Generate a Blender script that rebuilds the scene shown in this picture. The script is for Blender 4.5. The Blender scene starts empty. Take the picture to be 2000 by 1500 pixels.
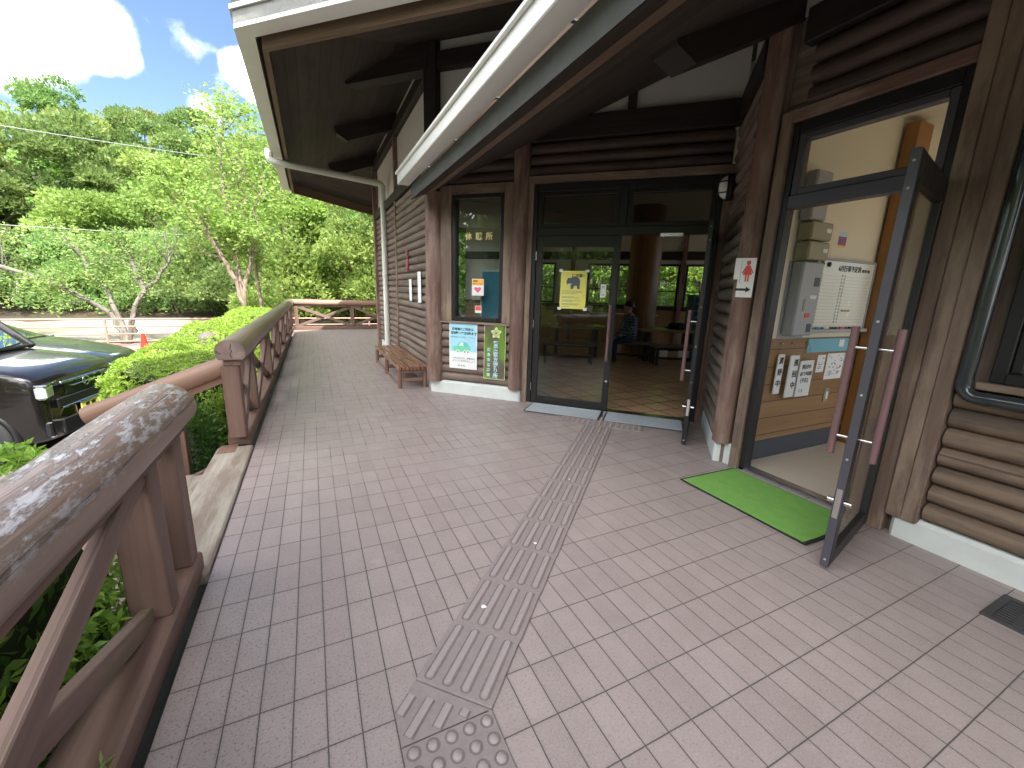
EXPO = 1.92
CLOUDS_AND_FILL = (((-.345, .874, .345), 1, 6.2), ((-.28, .893, .352), .5, 4.6), ((-.108, .942, .315), .5, 3.4), ((-.072, .935, .347), .5, 3.0), ((-.142, .946, .29), .2, 2.6), ((.75, .4, .5), 5, 25), ((-.3, -.85, .45), 10, 40), ((-.9, -.1, .35), 14, 36), ((-.6, -.6, .5), 10, 40), ((-.55, .1, .83), 5, 30), ((.3, -.3, .9), 5, 30))  # the later, broad entries are added out of view to brighten the ambient light
import bpy, math, random
import numpy as np
from mathutils import Vector, Matrix
random.seed(7); np.random.seed(7)
R = math.radians
col = bpy.context.scene.collection
scene = bpy.context.scene

# ------------------------------------------------------------------ objects
def tag(o, label=None, cat=None, group=None, kind=None):
    if label: o['label'] = label
    if cat: o['category'] = cat
    if group: o['group'] = group
    if kind: o['kind'] = kind
    return o

def empty(name, loc=(0, 0, 0), label=None, cat=None, group=None):
    o = bpy.data.objects.new(name, None); col.objects.link(o)
    o.location = loc; o.empty_display_size = 0.1
    return tag(o, label, cat, group)

def setparent(o, p):
    """parent while keeping the world place (parents are never scaled or turned)"""
    if p is not None:
        o.parent = p
        w = Vector(p.location)
        o.matrix_parent_inverse = Matrix.Translation(-w)

def copy_tree(o, parent=None):
    c = o.copy(); col.objects.link(c)
    if parent is not None:
        c.parent = parent; c.matrix_parent_inverse = o.matrix_parent_inverse
    for ch in list(o.children): copy_tree(ch, c)
    return c

# ------------------------------------------------------------------ mesh builder
class MB:
    def __init__(s): s.v = []; s.f = []; s.g = []; s.m = []; s.sm = []; s.lv = []
    def add(s, verts, faces, gc=None, mat=0, smooth=False):
        b = len(s.v)
        s.v += [tuple(map(float, p)) for p in verts]
        s.g += [tuple(map(float, p)) for p in (gc if gc is not None else verts)]
        for f in faces:
            s.f.append(tuple(b + i for i in f)); s.m.append(mat); s.sm.append(smooth)
        return s
    def box(s, c, size, ax=None, ch=0.004, mat=0, grain=None):
        """chamfered box; ax = 3 unit axes (rows)"""
        ax = np.array(ax if ax is not None else np.eye(3), float); c = np.array(c, float); h = np.array(size, float) / 2
        ch = min(ch, h.min() * 0.45)
        L = []; idx = {}
        for d in range(3):
            for sg in (-1, 1):
                o = [k for k in range(3) if k != d]
                for a in (-1, 1):
                    for b in (-1, 1):
                        p = np.zeros(3); p[d] = sg * h[d]; p[o[0]] = a * (h[o[0]] - ch); p[o[1]] = b * (h[o[1]] - ch)
                        key = [0, 0, 0]; key[d] = sg; key[o[0]] = a; key[o[1]] = b
                        idx[(d, tuple(key))] = len(L); L.append(p)
        F = []
        def face(ids, n):
            P = [L[i] for i in ids]
            nn = np.cross(P[1] - P[0], P[2] - P[0])
            F.append(ids if nn @ n > 0 else ids[::-1])
        for d in range(3):
            o = [k for k in range(3) if k != d]
            for sg in (-1, 1):
                ids = []
                for a, b in ((-1, -1), (1, -1), (1, 1), (-1, 1)):
                    key = [0, 0, 0]; key[d] = sg; key[o[0]] = a; key[o[1]] = b; ids.append(idx[(d, tuple(key))])
                n = np.zeros(3); n[d] = sg; face(ids, n)
        if ch > 0:
            for d in range(3):      # edges running along d
                o = [k for k in range(3) if k != d]
                for a in (-1, 1):
                    for b in (-1, 1):
                        ids = []
                        for dd, e in ((o[0], -1), (o[0], 1), (o[1], 1), (o[1], -1)):
                            key = [0, 0, 0]; key[d] = e; key[o[0]] = a; key[o[1]] = b; ids.append(idx[(dd, tuple(key))])
                        n = np.zeros(3); n[o[0]] = a; n[o[1]] = b; face(ids, n)
            for a in (-1, 1):
                for b in (-1, 1):
                    for e in (-1, 1):
                        ids = [idx[(d, (a, b, e))] for d in range(3)]
                        face(ids, np.array([a, b, e]))
        long = int(np.argmax(size)) if grain is None else grain
        perm = [long] + [k for k in range(3) if k != long]
        off = np.random.rand(3) * 40
        g = [p[perm] + off for p in L]
        s.add([c + p @ ax for p in L], F, g, mat)
        return s
    def bar(s, p0, p1, w, h, up=(0, 0, 1), ch=0.004, mat=0):
        p0 = np.array(p0, float); p1 = np.array(p1, float); x = p1 - p0; l = np.linalg.norm(x); x /= l
        up = np.array(up, float); y = np.cross(up, x); y /= np.linalg.norm(y); z = np.cross(x, y)
        return s.box((p0 + p1) / 2, (l, w, h), [x, y, z], ch, mat)
    def tube(s, pts, rad, n=10, caps=True, mat=0, smooth=True, wob=0.0, flat=None, gscale=1.0):
        pts = [np.array(p, float) for p in pts]
        if np.isscalar(rad): rad = [rad] * len(pts)
        V = []; G = []; off = np.random.rand(3) * 40; dist = 0; prev = None
        for i, p in enumerate(pts):
            t = pts[min(i + 1, len(pts) - 1)] - pts[max(i - 1, 0)]; t /= np.linalg.norm(t) + 1e-12
            if prev is None:
                a = np.array([0, 0, 1.]) if abs(t[2]) < .9 else np.array([1., 0, 0])
                y = np.cross(a, t); y /= np.linalg.norm(y)
            else:
                y = prev - t * (prev @ t); y /= np.linalg.norm(y)
            prev = y; z = np.cross(t, y)
            if i: dist += np.linalg.norm(pts[i] - pts[i - 1])
            for k in range(n):
                a = 2 * math.pi * k / n
                r = rad[i] * (1 + (wob * math.sin(3 * a + off[0]) + wob * math.sin(dist * 5 + 2 * a + off[1]) if wob else 0))
                cy, cz = math.cos(a) * r, math.sin(a) * r
                if flat is not None: cz = max(cz, flat)
                V.append(p + y * cy + z * cz); G.append(np.array([dist, cy, cz]) * gscale + off)
        F = []
        for i in range(len(pts) - 1):
            for k in range(n):
                k2 = (k + 1) % n
                F.append((i * n + k, i * n + k2, (i + 1) * n + k2, (i + 1) * n + k))
        s.add(V, F, G, mat, smooth)
        if caps:
            b0 = V[:n]; b1 = V[-n:]
            s.add(b0, [tuple(range(n))[::-1]], G[:n], mat); s.add(b1, [tuple(range(n))], G[-n:], mat)
        return s
    def lathe(s, prof, c=(0, 0, 0), n=24, mat=0, ax=None, smooth=True):
        """prof: list of (r, z)"""
        ax = np.array(ax if ax is not None else np.eye(3), float); c = np.array(c, float)
        V = []
        for r, z in prof:
            for k in range(n):
                a = 2 * math.pi * k / n; V.append(c + np.array([r * math.cos(a), r * math.sin(a), z]) @ ax)
        F = []
        for i in range(len(prof) - 1):
            for k in range(n):
                k2 = (k + 1) % n; F.append((i * n + k, i * n + k2, (i + 1) * n + k2, (i + 1) * n + k))
        s.add(V, F, None, mat, smooth); return s
    def prism(s, poly, z0, z1, ax=None, c=(0, 0, 0), mat=0, grain=0):
        """poly in local xy (counterclockwise), extruded along local z"""
        ax = np.array(ax if ax is not None else np.eye(3), float); c = np.array(c, float); n = len(poly)
        L = [np.array([x, y, z0]) for x, y in poly] + [np.array([x, y, z1]) for x, y in poly]
        F = [tuple(range(n))[::-1], tuple(range(n, 2 * n))] + [(k, (k + 1) % n, n + (k + 1) % n, n + k) for k in range(n)]
        off = np.random.rand(3) * 40; perm = [grain] + [k for k in range(3) if k != grain]
        s.add([c + p @ ax for p in L], F, [p[perm] + off for p in L], mat); return s
    def build(s, name, mats, parent=None, label=None, cat=None, group=None, kind=None):
        me = bpy.data.meshes.new(name); me.from_pydata(s.v, [], s.f); 
        if not isinstance(mats, (list, tuple)): mats = [mats]
        for m in mats: me.materials.append(m)
        me.polygons.foreach_set('material_index', s.m); me.polygons.foreach_set('use_smooth', s.sm)
        a = me.attributes.new('gc', 'FLOAT_VECTOR', 'POINT'); a.data.foreach_set('vector', np.array(s.g, np.float32).ravel())
        me.update()
        o = bpy.data.objects.new(name, me); col.objects.link(o); setparent(o, parent)
        return tag(o, label, cat, group, kind)

def quadmesh(name, V, Q, mats, parent=None, lv=None, mat_index=None, smooth=False, **kw):
    """big numpy quad mesh"""
    V = np.asarray(V, np.float32); Q = np.asarray(Q, np.int32)
    me = bpy.data.meshes.new(name); me.vertices.add(len(V)); me.vertices.foreach_set('co', V.ravel())
    me.loops.add(Q.size); me.loops.foreach_set('vertex_index', Q.ravel())
    me.polygons.add(len(Q)); me.polygons.foreach_set('loop_start', np.arange(len(Q), dtype=np.int32) * 4)
    me.polygons.foreach_set('loop_total', np.full(len(Q), 4, np.int32))
    if not isinstance(mats, (list, tuple)): mats = [mats]
    for m in mats: me.materials.append(m)
    if mat_index is not None: me.polygons.foreach_set('material_index', np.asarray(mat_index, np.int32))
    if smooth: me.polygons.foreach_set('use_smooth', np.ones(len(Q), bool))
    if lv is not None:
        a = me.attributes.new('lv', 'FLOAT', 'POINT'); a.data.foreach_set('value', np.asarray(lv, np.float32))
    me.update(calc_edges=True)
    o = bpy.data.objects.new(name, me); col.objects.link(o); setparent(o, parent)
    return tag(o, **kw)

def norm(a): return a / (np.linalg.norm(a, axis=-1, keepdims=True) + 1e-9)

def leaves(C, D, L, W, fold=0.15, jit=0.6, lvc=None):
    """one folded diamond leaf per centre; returns V,Q,lv"""
    n = len(C); D = norm(D + np.random.normal(0, jit, (n, 3)))
    S = norm(np.cross(D, np.random.normal(0, 1, (n, 3)))); N = np.cross(S, D)
    L = (np.ones(n) * L * np.random.uniform(.7, 1.25, n))[:, None]; W = (np.ones(n) * W * np.random.uniform(.7, 1.25, n))[:, None]
    V = np.empty((n, 4, 3)); V[:, 0] = C; V[:, 1] = C + D * L * .5 + S * W * .5 + N * W * fold
    V[:, 2] = C + D * L; V[:, 3] = C + D * L * .5 - S * W * .5 + N * W * fold
    lv = np.random.rand(n) if lvc is None else lvc + np.random.uniform(-.15, .15, n)
    return V.reshape(-1, 3), np.arange(4 * n).reshape(n, 4), np.repeat(lv, 4)

def join(parts):
    V = []; Q = []; A = []; b = 0
    for v, q, a in parts: V.append(v); Q.append(q + b); A.append(a); b += len(v)
    return np.concatenate(V), np.concatenate(Q), np.concatenate(A)

# ------------------------------------------------------------------ materials
class NT:
    def __init__(s, name):
        s.m = bpy.data.materials.new(name); s.m.use_nodes = True; s.t = s.m.node_tree; s.t.nodes.clear()
        s.out = s.n('ShaderNodeOutputMaterial')
    def n(s, ty, **kw):
        x = s.t.nodes.new(ty)
        for k, v in kw.items():
            if k.startswith('i_'):
                key = k[2:]; key = int(key) if key.isdigit() else key
                x.inputs[key].default_value = v
            else: setattr(x, k, v)
        return x
    def l(s, a, b): s.t.links.new(a, b)
    def math(s, op, a, b=None, c=None, clamp=False):
        x = s.n('ShaderNodeMath', operation=op, use_clamp=clamp)
        for i, q in enumerate((a, b, c)):
            if q is None: continue
            if isinstance(q, (int, float)): x.inputs[i].default_value = q
            else: s.l(q, x.inputs[i])
        return x.outputs[0]
    def mix(s, f, a, b, ty='MIX'):
        x = s.n('ShaderNodeMix', data_type='RGBA', blend_type=ty)
        for i, q in ((0, f), (6, a), (7, b)):
            if isinstance(q, (int, float)): x.inputs[i].default_value = q
            elif isinstance(q, (tuple, list)): x.inputs[i].default_value = (*q[:3], 1)
            else: s.l(q, x.inputs[i])
        return x.outputs[2]
    def noise(s, vec, scale, detail=4, rough=.55, dim=None):
        x = s.n('ShaderNodeTexNoise'); x.inputs['Scale'].default_value = scale; x.inputs['Detail'].default_value = detail; x.inputs['Roughness'].default_value = rough
        if vec is not None: s.l(vec, x.inputs['Vector'])
        return x.outputs['Fac']
    def ramp(s, f, stops):
        x = s.n('ShaderNodeValToRGB'); e = x.color_ramp.elements
        while len(e) < len(stops): e.new(.5)
        for k, (p, c) in enumerate(stops): e[k].position = p; e[k].color = (*c[:3], 1) if not isinstance(c, (int, float)) else (c, c, c, 1)
        s.l(f, x.inputs[0]); return x.outputs[0]
    def attr(s, name, out='Vector'): return s.n('ShaderNodeAttribute', attribute_name=name).outputs[out]
    def scale(s, v, xyz):
        x = s.n('ShaderNodeVectorMath', operation='MULTIPLY'); s.l(v, x.inputs[0]); x.inputs[1].default_value = xyz; return x.outputs[0]
    def bump(s, h, strength, dist=.01, normal=None):
        x = s.n('ShaderNodeBump'); x.inputs['Strength'].default_value = strength; x.inputs['Distance'].default_value = dist
        s.l(h, x.inputs['Height'])
        if normal is not None: s.l(normal, x.inputs['Normal'])
        return x.outputs[0]
    def bsdf(s, color, rough=.6, normal=None, metal=0, spec=.5, coat=0, **kw):
        b = s.n('ShaderNodeBsdfPrincipled')
        for key, q in (('Base Color', color), ('Roughness', rough), ('Metallic', metal), ('Specular IOR Level', spec), ('Coat Weight', coat)):
            if isinstance(q, (int, float)): b.inputs[key].default_value = q
            elif isinstance(q, (tuple, list)): b.inputs[key].default_value = (*q[:3], 1)
            else: s.l(q, b.inputs[key])
        for k, q in kw.items(): b.inputs[k].default_value = q
        if normal is not None: s.l(normal, b.inputs['Normal'])
        s.l(b.outputs[0], s.out.inputs[0]); s.b = b
        return s.m

def plain(name, color, rough=.5, metal=0, var=.12, scale=9, spec=.5, coat=0, bump=0):
    t = NT(name); p = t.n('ShaderNodeTexCoord').outputs['Object']
    f = t.noise(p, scale, 5); c = t.mix(f, tuple(x * (1 - var) for x in color), tuple(min(1, x * (1 + var)) for x in color))
    r = t.math('ADD', t.math('MULTIPLY', t.noise(p, scale * 2.3, 4), .16), rough - .08, clamp=True)
    nm = t.bump(t.noise(p, scale * 8, 4), bump, .004) if bump else None
    return t.bsdf(c, r, nm, metal, spec, coat)

def wood(name, dark, light, rough=.6, stain=None, moss=None, peel=None, plank=None, bump=.35, grain=1.0, crack=.6, mid=.5, spec=.35, cth=.30, pax=1):
    t = NT(name); g = t.attr('gc')
    v1 = t.scale(g, (1.1 * grain, 26 * grain, 26 * grain)); v2 = t.scale(g, (.5, 5, 5)); v3 = t.scale(g, (2.2, 90, 90))
    n1 = t.noise(v1, 1.0, 6, .62); n2 = t.noise(v2, 1.0, 4, .6); n3 = t.noise(v3, 1.0, 3)
    f = t.math('ADD', t.math('MULTIPLY', n1, .62), t.math('MULTIPLY', n2, .38))
    c = t.ramp(f, [(mid - .17, dark), (mid, tuple((a + b) / 2 for a, b in zip(dark, light))), (mid + .19, light)])
    c = t.mix(t.math('MULTIPLY', n3, .35), c, tuple(x * .55 for x in dark))
    h = t.math('ADD', n1, t.math('MULTIPLY', n3, .4))
    if crack:
        w = t.noise(t.scale(g, (.35, 34, 34)), 1.0, 2, .4); k = t.ramp(w, [(cth, 1.0), (cth + .02, 0.0)])
        c = t.mix(t.math('MULTIPLY', k, crack), c, tuple(x * .25 for x in dark)); h = t.math('SUBTRACT', h, t.math('MULTIPLY', k, .8))
    if stain:
        w = t.noise(t.scale(g, (1.6, 7, 7)), 1.0, 5, .65); k = t.ramp(w, [(.47, 0.0), (.62, 1.0)]); c = t.mix(t.math('MULTIPLY', k, .7), c, stain)
    if moss:
        w = t.noise(t.scale(g, (2.5, 3.5, 3.5)), 1.0, 5, .6); k = t.ramp(w, [(.5, 0.0), (.66, 1.0)]); c = t.mix(t.math('MULTIPLY', k, .55), c, moss)
    r = t.math('ADD', t.math('MULTIPLY', n1, .3), rough - .15, clamp=True)
    if peel:
        w = t.noise(t.scale(g, (10, 34, 34)), 1.0, 6, .72); k = t.ramp(w, [(.50, 0.0), (.58, 1.0)])
        z = t.n('ShaderNodeSeparateXYZ'); t.l(t.n('ShaderNodeNewGeometry').outputs['Normal'], z.inputs[0])
        k = t.math('MULTIPLY', k, t.math('MULTIPLY', z.outputs[2], 1.2, clamp=True), clamp=True)
        c = t.mix(k, c, peel); h = t.math('ADD', h, t.math('MULTIPLY', k, .5))
    if plank:
        s = t.n('ShaderNodeSeparateXYZ'); t.l(g, s.inputs[0]); u = t.math('DIVIDE', s.outputs[pax], plank)
        fr = t.math('FRACT', u); e = t.math('ABSOLUTE', t.math('SUBTRACT', fr, .5)); k = t.ramp(e, [(.47, 0.0), (.49, 1.0)])
        wn = t.n('ShaderNodeTexWhiteNoise', noise_dimensions='1D'); t.l(t.math('FLOOR', u), wn.inputs['W'])
        c = t.mix(t.math('MULTIPLY', wn.outputs[0], .45), c, tuple(x * .55 for x in dark)); c = t.mix(k, c, tuple(x * .12 for x in dark)); h = t.math('SUBTRACT', h, t.math('MULTIPLY', k, 2.0))
    return t.bsdf(c, r, t.bump(h, bump, .006), 0, spec)

def leafmat(name, a, b, c3=None, trans=.35, rough=.5):
    t = NT(name); lv = t.attr('lv', 'Fac')
    st = [(0.0, a), (1.0, b)] if c3 is None else [(0.0, a), (.6, b), (1.0, c3)]
    oi = t.n('ShaderNodeObjectInfo').outputs['Random']
    c = t.ramp(lv, st); hs = t.n('ShaderNodeHueSaturation'); t.l(c, hs.inputs['Color'])
    t.l(t.math('ADD', t.math('MULTIPLY', oi, .05), .475), hs.inputs['Hue']); t.l(t.math('ADD', t.math('MULTIPLY', oi, .5), .75), hs.inputs['Value'])
    b_ = t.n('ShaderNodeBsdfPrincipled'); b_.inputs['Roughness'].default_value = rough; b_.inputs['Specular IOR Level'].default_value = .3
    t.l(hs.outputs[0], b_.inputs['Base Color'])
    tr = t.n('ShaderNodeBsdfTranslucent'); t.l(t.mix(.5, hs.outputs[0], tuple(min(1, x * 1.5) for x in b)), tr.inputs[0])
    mx = t.n('ShaderNodeMixShader'); mx.inputs[0].default_value = trans
    t.l(b_.outputs[0], mx.inputs[1]); t.l(tr.outputs[0], mx.inputs[2]); t.l(mx.outputs[0], t.out.inputs[0])
    return t.m

def glassmat(name, tint=(.85, .9, .88), refl=1.0):
    t = NT(name); tr = t.n('ShaderNodeBsdfTransparent'); tr.inputs[0].default_value = (*tint, 1)
    gl = t.n('ShaderNodeBsdfGlossy'); gl.inputs['Roughness'].default_value = .0; gl.inputs[0].default_value = (.95, .97, .96, 1)
    fr = t.n('ShaderNodeFresnel'); fr.inputs[0].default_value = 1.5
    mx = t.n('ShaderNodeMixShader'); t.l(t.math('MULTIPLY', fr.outputs[0], refl, clamp=True), mx.inputs[0])
    t.l(tr.outputs[0], mx.inputs[1]); t.l(gl.outputs[0], mx.inputs[2]); t.l(mx.outputs[0], t.out.inputs[0])
    return t.m

def tilemat(name, pu, pv, base, var, grout, g_w=.0022, rough=.42, speck=.5, rot=0, grout2=None):
    t = NT(name); p = t.n('ShaderNodeTexCoord').outputs['Object']
    if rot:
        mp = t.n('ShaderNodeMapping'); mp.inputs['Rotation'].default_value = (0, 0, rot); t.l(p, mp.inputs[0]); p2 = mp.outputs[0]
    else: p2 = p
    s = t.n('ShaderNodeSeparateXYZ'); t.l(p2, s.inputs[0])
    wob = t.noise(p, 3.0, 2); wob = t.math('MULTIPLY', t.math('SUBTRACT', wob, .5), .0022)
    u = t.math('DIVIDE', t.math('ADD', s.outputs[0], wob), pu); v = t.math('DIVIDE', t.math('ADD', s.outputs[1], wob), pv)
    def edge(u, pw):
        fr = t.math('FRACT', u); e = t.math('MULTIPLY', t.math('SUBTRACT', .5, t.math('ABSOLUTE', t.math('SUBTRACT', fr, .5))), pw)
        return e
    eu, ev = edge(u, pu), edge(v, pv); d = t.math('MINIMUM', eu, ev)
    jn = t.math('MULTIPLY', t.math('SUBTRACT', t.noise(p, 130, 2), .5), .0022)
    def jk(e): return t.ramp(t.math('DIVIDE', t.math('ADD', e, jn), g_w * 2), [(.38, 1.0), (.62, 0.0)])
    ku = jk(eu); kv = jk(ev); k = t.math('MAXIMUM', ku, kv)
    cv = t.n('ShaderNodeCombineXYZ'); t.l(t.math('FLOOR', u), cv.inputs[0]); t.l(t.math('FLOOR', v), cv.inputs[1])
    wn = t.n('ShaderNodeTexWhiteNoise', noise_dimensions='3D'); t.l(cv.outputs[0], wn.inputs['Vector'])
    c = t.ramp(wn.outputs[0], [(0, var[0]), (.5, base), (1, var[1])])
    big = t.noise(p, .55, 3); c = t.mix(t.math('MULTIPLY', t.ramp(big, [(.4, 0.0), (.62, 1.0)]), .35), c, var[2])
    # speckle of the fired clay: dark pits, pale grains
    n1 = t.noise(p, 115, 3, .75); n2 = t.noise(p, 150, 2, .6); sx = t.math('ADD', t.math('MULTIPLY', s.outputs[0], -.28), t.math('MULTIPLY', s.outputs[1], -.10)); worn = t.math('ADD', t.noise(p, 1.3, 3), t.math('MAXIMUM', t.math('MULTIPLY', sx, 1.0), -.28)); pat = t.math('MULTIPLY', worn, 1.0, clamp=True)
    k1 = t.math('MULTIPLY', t.ramp(n1, [(.56, 0.0), (.62, 1.0)]), t.math('MULTIPLY', pat, speck * 2.2), clamp=True)
    c = t.mix(k1, c, tuple(x * .25 for x in base)); c = t.mix(t.math('MULTIPLY', t.ramp(n2, [(.54, 0.0), (.66, 1.0)]), .4), c, tuple(min(1, x * 1.5) for x in base))
    dirt = t.ramp(t.noise(p, 6, 6, .7), [(.35, 1.0), (.62, 0.0)])
    c = t.mix(t.math('MULTIPLY', dirt, .16), c, (.12, .09, .08))
    bl = t.ramp(t.noise(p, 2.1, 5, .65), [(.68, 0.0), (.8, 1.0)]); c = t.mix(t.math('MULTIPLY', bl, .35), c, (.62, .57, .55))
    # edge dirt just beside the joints
    ed = t.ramp(t.math('DIVIDE', d, .012), [(.2, 1.0), (1.0, 0.0)])
    c = t.mix(t.math('MULTIPLY', ed, t.math('MULTIPLY', pat, .4)), c, tuple(x * .35 for x in base))
    gc = grout
    if grout2:
        mk = t.ramp(t.noise(t.scale(p, (9, 2.2, 1)), .8, 3), [(.40, 0.0), (.58, 1.0)])
        gp = t.math('DIVIDE', t.math('ADD', s.outputs[0], s.outputs[1]), 1.0)
        zone = t.ramp(t.math('ADD', t.math('MULTIPLY', gp, .1), .3), [(.36, 0.0), (.56, 1.0)])
        gc = t.mix(t.math('MULTIPLY', t.math('MULTIPLY', mk, zone, clamp=True), t.math('SUBTRACT', 1.0, kv, clamp=True)), grout, grout2)
    c = t.mix(k, c, gc)
    h = t.math('SUBTRACT', t.math('MULTIPLY', n1, .10), k)
    r = t.math('ADD', t.math('MULTIPLY', k, .4), t.math('ADD', t.math('MULTIPLY', t.noise(p, 20, 4), .22), rough - .08), clamp=True)
    return t.bsdf(c, r, t.bump(h, .55, .004), 0, .5)
# ------------------------------------------------------------------ palette
M = {}
M['log'] = wood('log_siding', (.115, .08, .065), (.33, .255, .205), .62, stain=(.12, .08, .062), grain=.8, bump=.5)
M['log_shade'] = wood('log_siding_shaded', (.045, .027, .023), (.125, .082, .068), .6, stain=(.035, .022, .02), grain=.8)  # darker copy of the log wood; porch-roof shade is put into its colour
M['log_old'] = wood('log_weathered', (.11, .073, .052), (.32, .225, .16), .7, stain=(.06, .045, .038), grain=.8, bump=.5)
M['post'] = wood('post_wood', (.105, .056, .043), (.27, .165, .13), .6, stain=(.30, .22, .18), grain=.7, bump=.45)
M['board'] = wood('board_wood', (.10, .062, .048), (.26, .185, .14), .6, stain=(.3, .22, .16), grain=.8)
M['beam'] = wood('dark_beam', (.018, .013, .012), (.042, .03, .027), .6, crack=.3)
M['eave'] = wood('eave_beam', (.10, .062, .04), (.22, .14, .095), .6, crack=.3)
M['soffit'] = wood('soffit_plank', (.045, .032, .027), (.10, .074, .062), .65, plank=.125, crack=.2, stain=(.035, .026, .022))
M['rail'] = wood('rail_log', (.17, .097, .074), (.36, .245, .20), .38, stain=(.2, .15, .11), peel=(.50, .46, .46), grain=.5, bump=1.0, crack=.85, spec=.8, cth=.345)
M['railmid'] = wood('rail_log_sound', (.14, .085, .07), (.30, .21, .18), .36, stain=(.12, .085, .065), grain=.5, bump=.6, crack=.7, spec=.7)
M['rail2'] = wood('rail_log_newer', (.18, .09, .058), (.35, .21, .15), .5, grain=.6, bump=.4, crack=.6)
M['railpost'] = wood('rail_post', (.125, .066, .05), (.26, .165, .13), .55, grain=.8, crack=.5)
M['brace'] = wood('rail_brace', (.15, .09, .075), (.29, .19, .16), .6, grain=.8, moss=(.13, .125, .06), crack=.3)
M['kerb'] = wood('weathered_plank', (.20, .16, .12), (.48, .42, .35), .75, stain=(.16, .11, .08), grain=.7, bump=.6, crack=.8)
M['bench'] = wood('bench_slat', (.15, .065, .04), (.33, .165, .105), .28, grain=.9, crack=.2, spec=.6)
M['benchleg'] = wood('bench_leg', (.15, .078, .055), (.28, .16, .115), .45, crack=.3)
M['pine'] = wood('honey_pine', (.27, .145, .06), (.47, .29, .14), .38, grain=.6, crack=.15, plank=.15, pax=2, bump=.15)
M['pinepost'] = wood('pine_post', (.30, .13, .035), (.46, .23, .075), .4, grain=.6, crack=.2, bump=.1)
M['pillar'] = wood('pillar_log', (.16, .07, .022), (.32, .165, .06), .45, grain=.5)
M['table'] = wood('table_slab', (.20, .13, .055), (.40, .28, .13), .22, grain=.5, spec=.6)
M['furn'] = wood('dark_furniture', (.02, .014, .011), (.055, .038, .028), .45)
M['stool'] = wood('stool_seat', (.10, .07, .06), (.2, .15, .13), .5)
M['gutter'] = plain('gutter_white', (.74, .73, .70), .38, 0, .05, 5)
M['pipe'] = plain('pipe_cream', (.66, .64, .58), .35, 0, .05, 6)
M['plaster'] = plain('plaster_white', (.62, .58, .55), .85, 0, .05, 3, bump=.15)
M['plaster_in'] = plain('plaster_inside', (.66, .62, .55), .85, 0, .04, 3)
M['cream'] = plain('cream_wall', (.76, .70, .56), .8, 0, .05, 2)
M['concrete'] = plain('plinth_concrete', (.58, .60, .58), .8, 0, .14, 6, bump=.4)
M['stone'] = plain('retaining_stone', (.07, .07, .065), .9, 0, .4, 7, bump=.8)
M['alu'] = plain('bronze_aluminium', (.017, .0155, .016), .42, .2, .2, 8)
M['alu2'] = plain('door_edge_aluminium', (.085, .08, .095), .45, .4, .12, 12)
M['black'] = plain('black_rubber', (.012, .012, .013), .6, 0, .2, 10)
M['steel'] = plain('brushed_steel', (.62, .61, .60), .22, 1, .1, 14)
M['white'] = plain('white_paint', (.78, .78, .76), .5, 0, .04, 6)
M['handle'] = plain('purple_brown_bar', (.17, .095, .095), .35, .1, .15, 16)
M['glass'] = glassmat('window_glass', (.74, .80, .78))
M['glass2'] = glassmat('clear_glass', (.96, .97, .96), .8)
M['glassdark'] = glassmat('transom_glass', (.50, .52, .50))
M['lampglass'] = plain('opal_glass', (.80, .80, .78), .15, 0, .02, 5, coat=.5)
M['paper'] = plain('paper', (.80, .80, .78), .7, 0, .03, 10)
M['ink'] = plain('black_ink', (.02, .02, .022), .6, 0, .1, 10)
M['inkgrey'] = plain('grey_ink', (.25, .26, .30), .7, 0, .1, 10)
M['gold'] = plain('gold_lettering', (.95, .78, .38), .4, 0, .08, 20)
M['lightblue'] = plain('sign_sky_blue', (.36, .66, .80), .4, 0, .05, 6)
M['lightblue2'] = plain('panel_turquoise', (.16, .45, .55), .5, 0, .04, 6)
M['boardblue'] = plain('partition_blue', (.10, .33, .52), .55, 0, .05, 4)
M['orange'] = plain('sticker_orange', (.95, .48, .07), .5, 0, .04, 8)
M['pink'] = plain('heart_pink', (.83, .11, .22), .5, 0, .06, 8)
M['red'] = plain('sign_red', (.75, .09, .08), .5, 0, .06, 8)
M['conered'] = plain('cone_red', (.72, .025, .012), .7, 0, .06, 8, .2)
M['yellow'] = plain('poster_yellow', (.83, .76, .16), .5, 0, .05, 6)
M['bear'] = plain('bear_grey', (.09, .12, .15), .6, 0, .1, 30)
M['green'] = plain('sign_green', (.16, .62, .38), .5, 0, .05, 10)
M['plaque'] = None
M['lime'] = plain('emblem_lime', (.72, .80, .42), .35, .2, .05, 30)
M['silverblue'] = plain('letter_blue_white', (.50, .70, .86), .3, .2, .25, 24)
M['matgrey'] = plain('grey_doormat', (.33, .36, .38), .95, 0, .2, 60, bump=.5)
M['grate'] = plain('cast_iron', (.06, .058, .06), .6, .3, .25, 20)
M['beige'] = plain('vinyl_floor', (.52, .45, .36), .35, 0, .08, 3)
M['panelgrey'] = plain('panel_grey', (.36, .37, .39), .45, 0, .05, 6)
M['boxtan'] = plain('box_khaki', (.32, .29, .19), .5, 0, .05, 6)
M['basegrey'] = plain('skirting_grey', (.06, .065, .075), .5, 0, .1, 6)
M['cab'] = plain('cabinet_blue', (.035, .12, .17), .45, 0, .06, 5)
M['cabdark'] = plain('cabinet_pocket', (.012, .018, .022), .6, 0, .1, 5)
M['darkcloth'] = plain('dark_cloth', (.012, .012, .014), .9, 0, .2, 30)
M['skin'] = plain('skin', (.42, .24, .17), .55, 0, .08, 20)
M['hair'] = plain('black_hair', (.012, .011, .011), .5, 0, .2, 60)
M['jean'] = plain('dark_trousers', (.018, .025, .05), .85, 0, .15, 40)
M['asphalt'] = None

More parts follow.
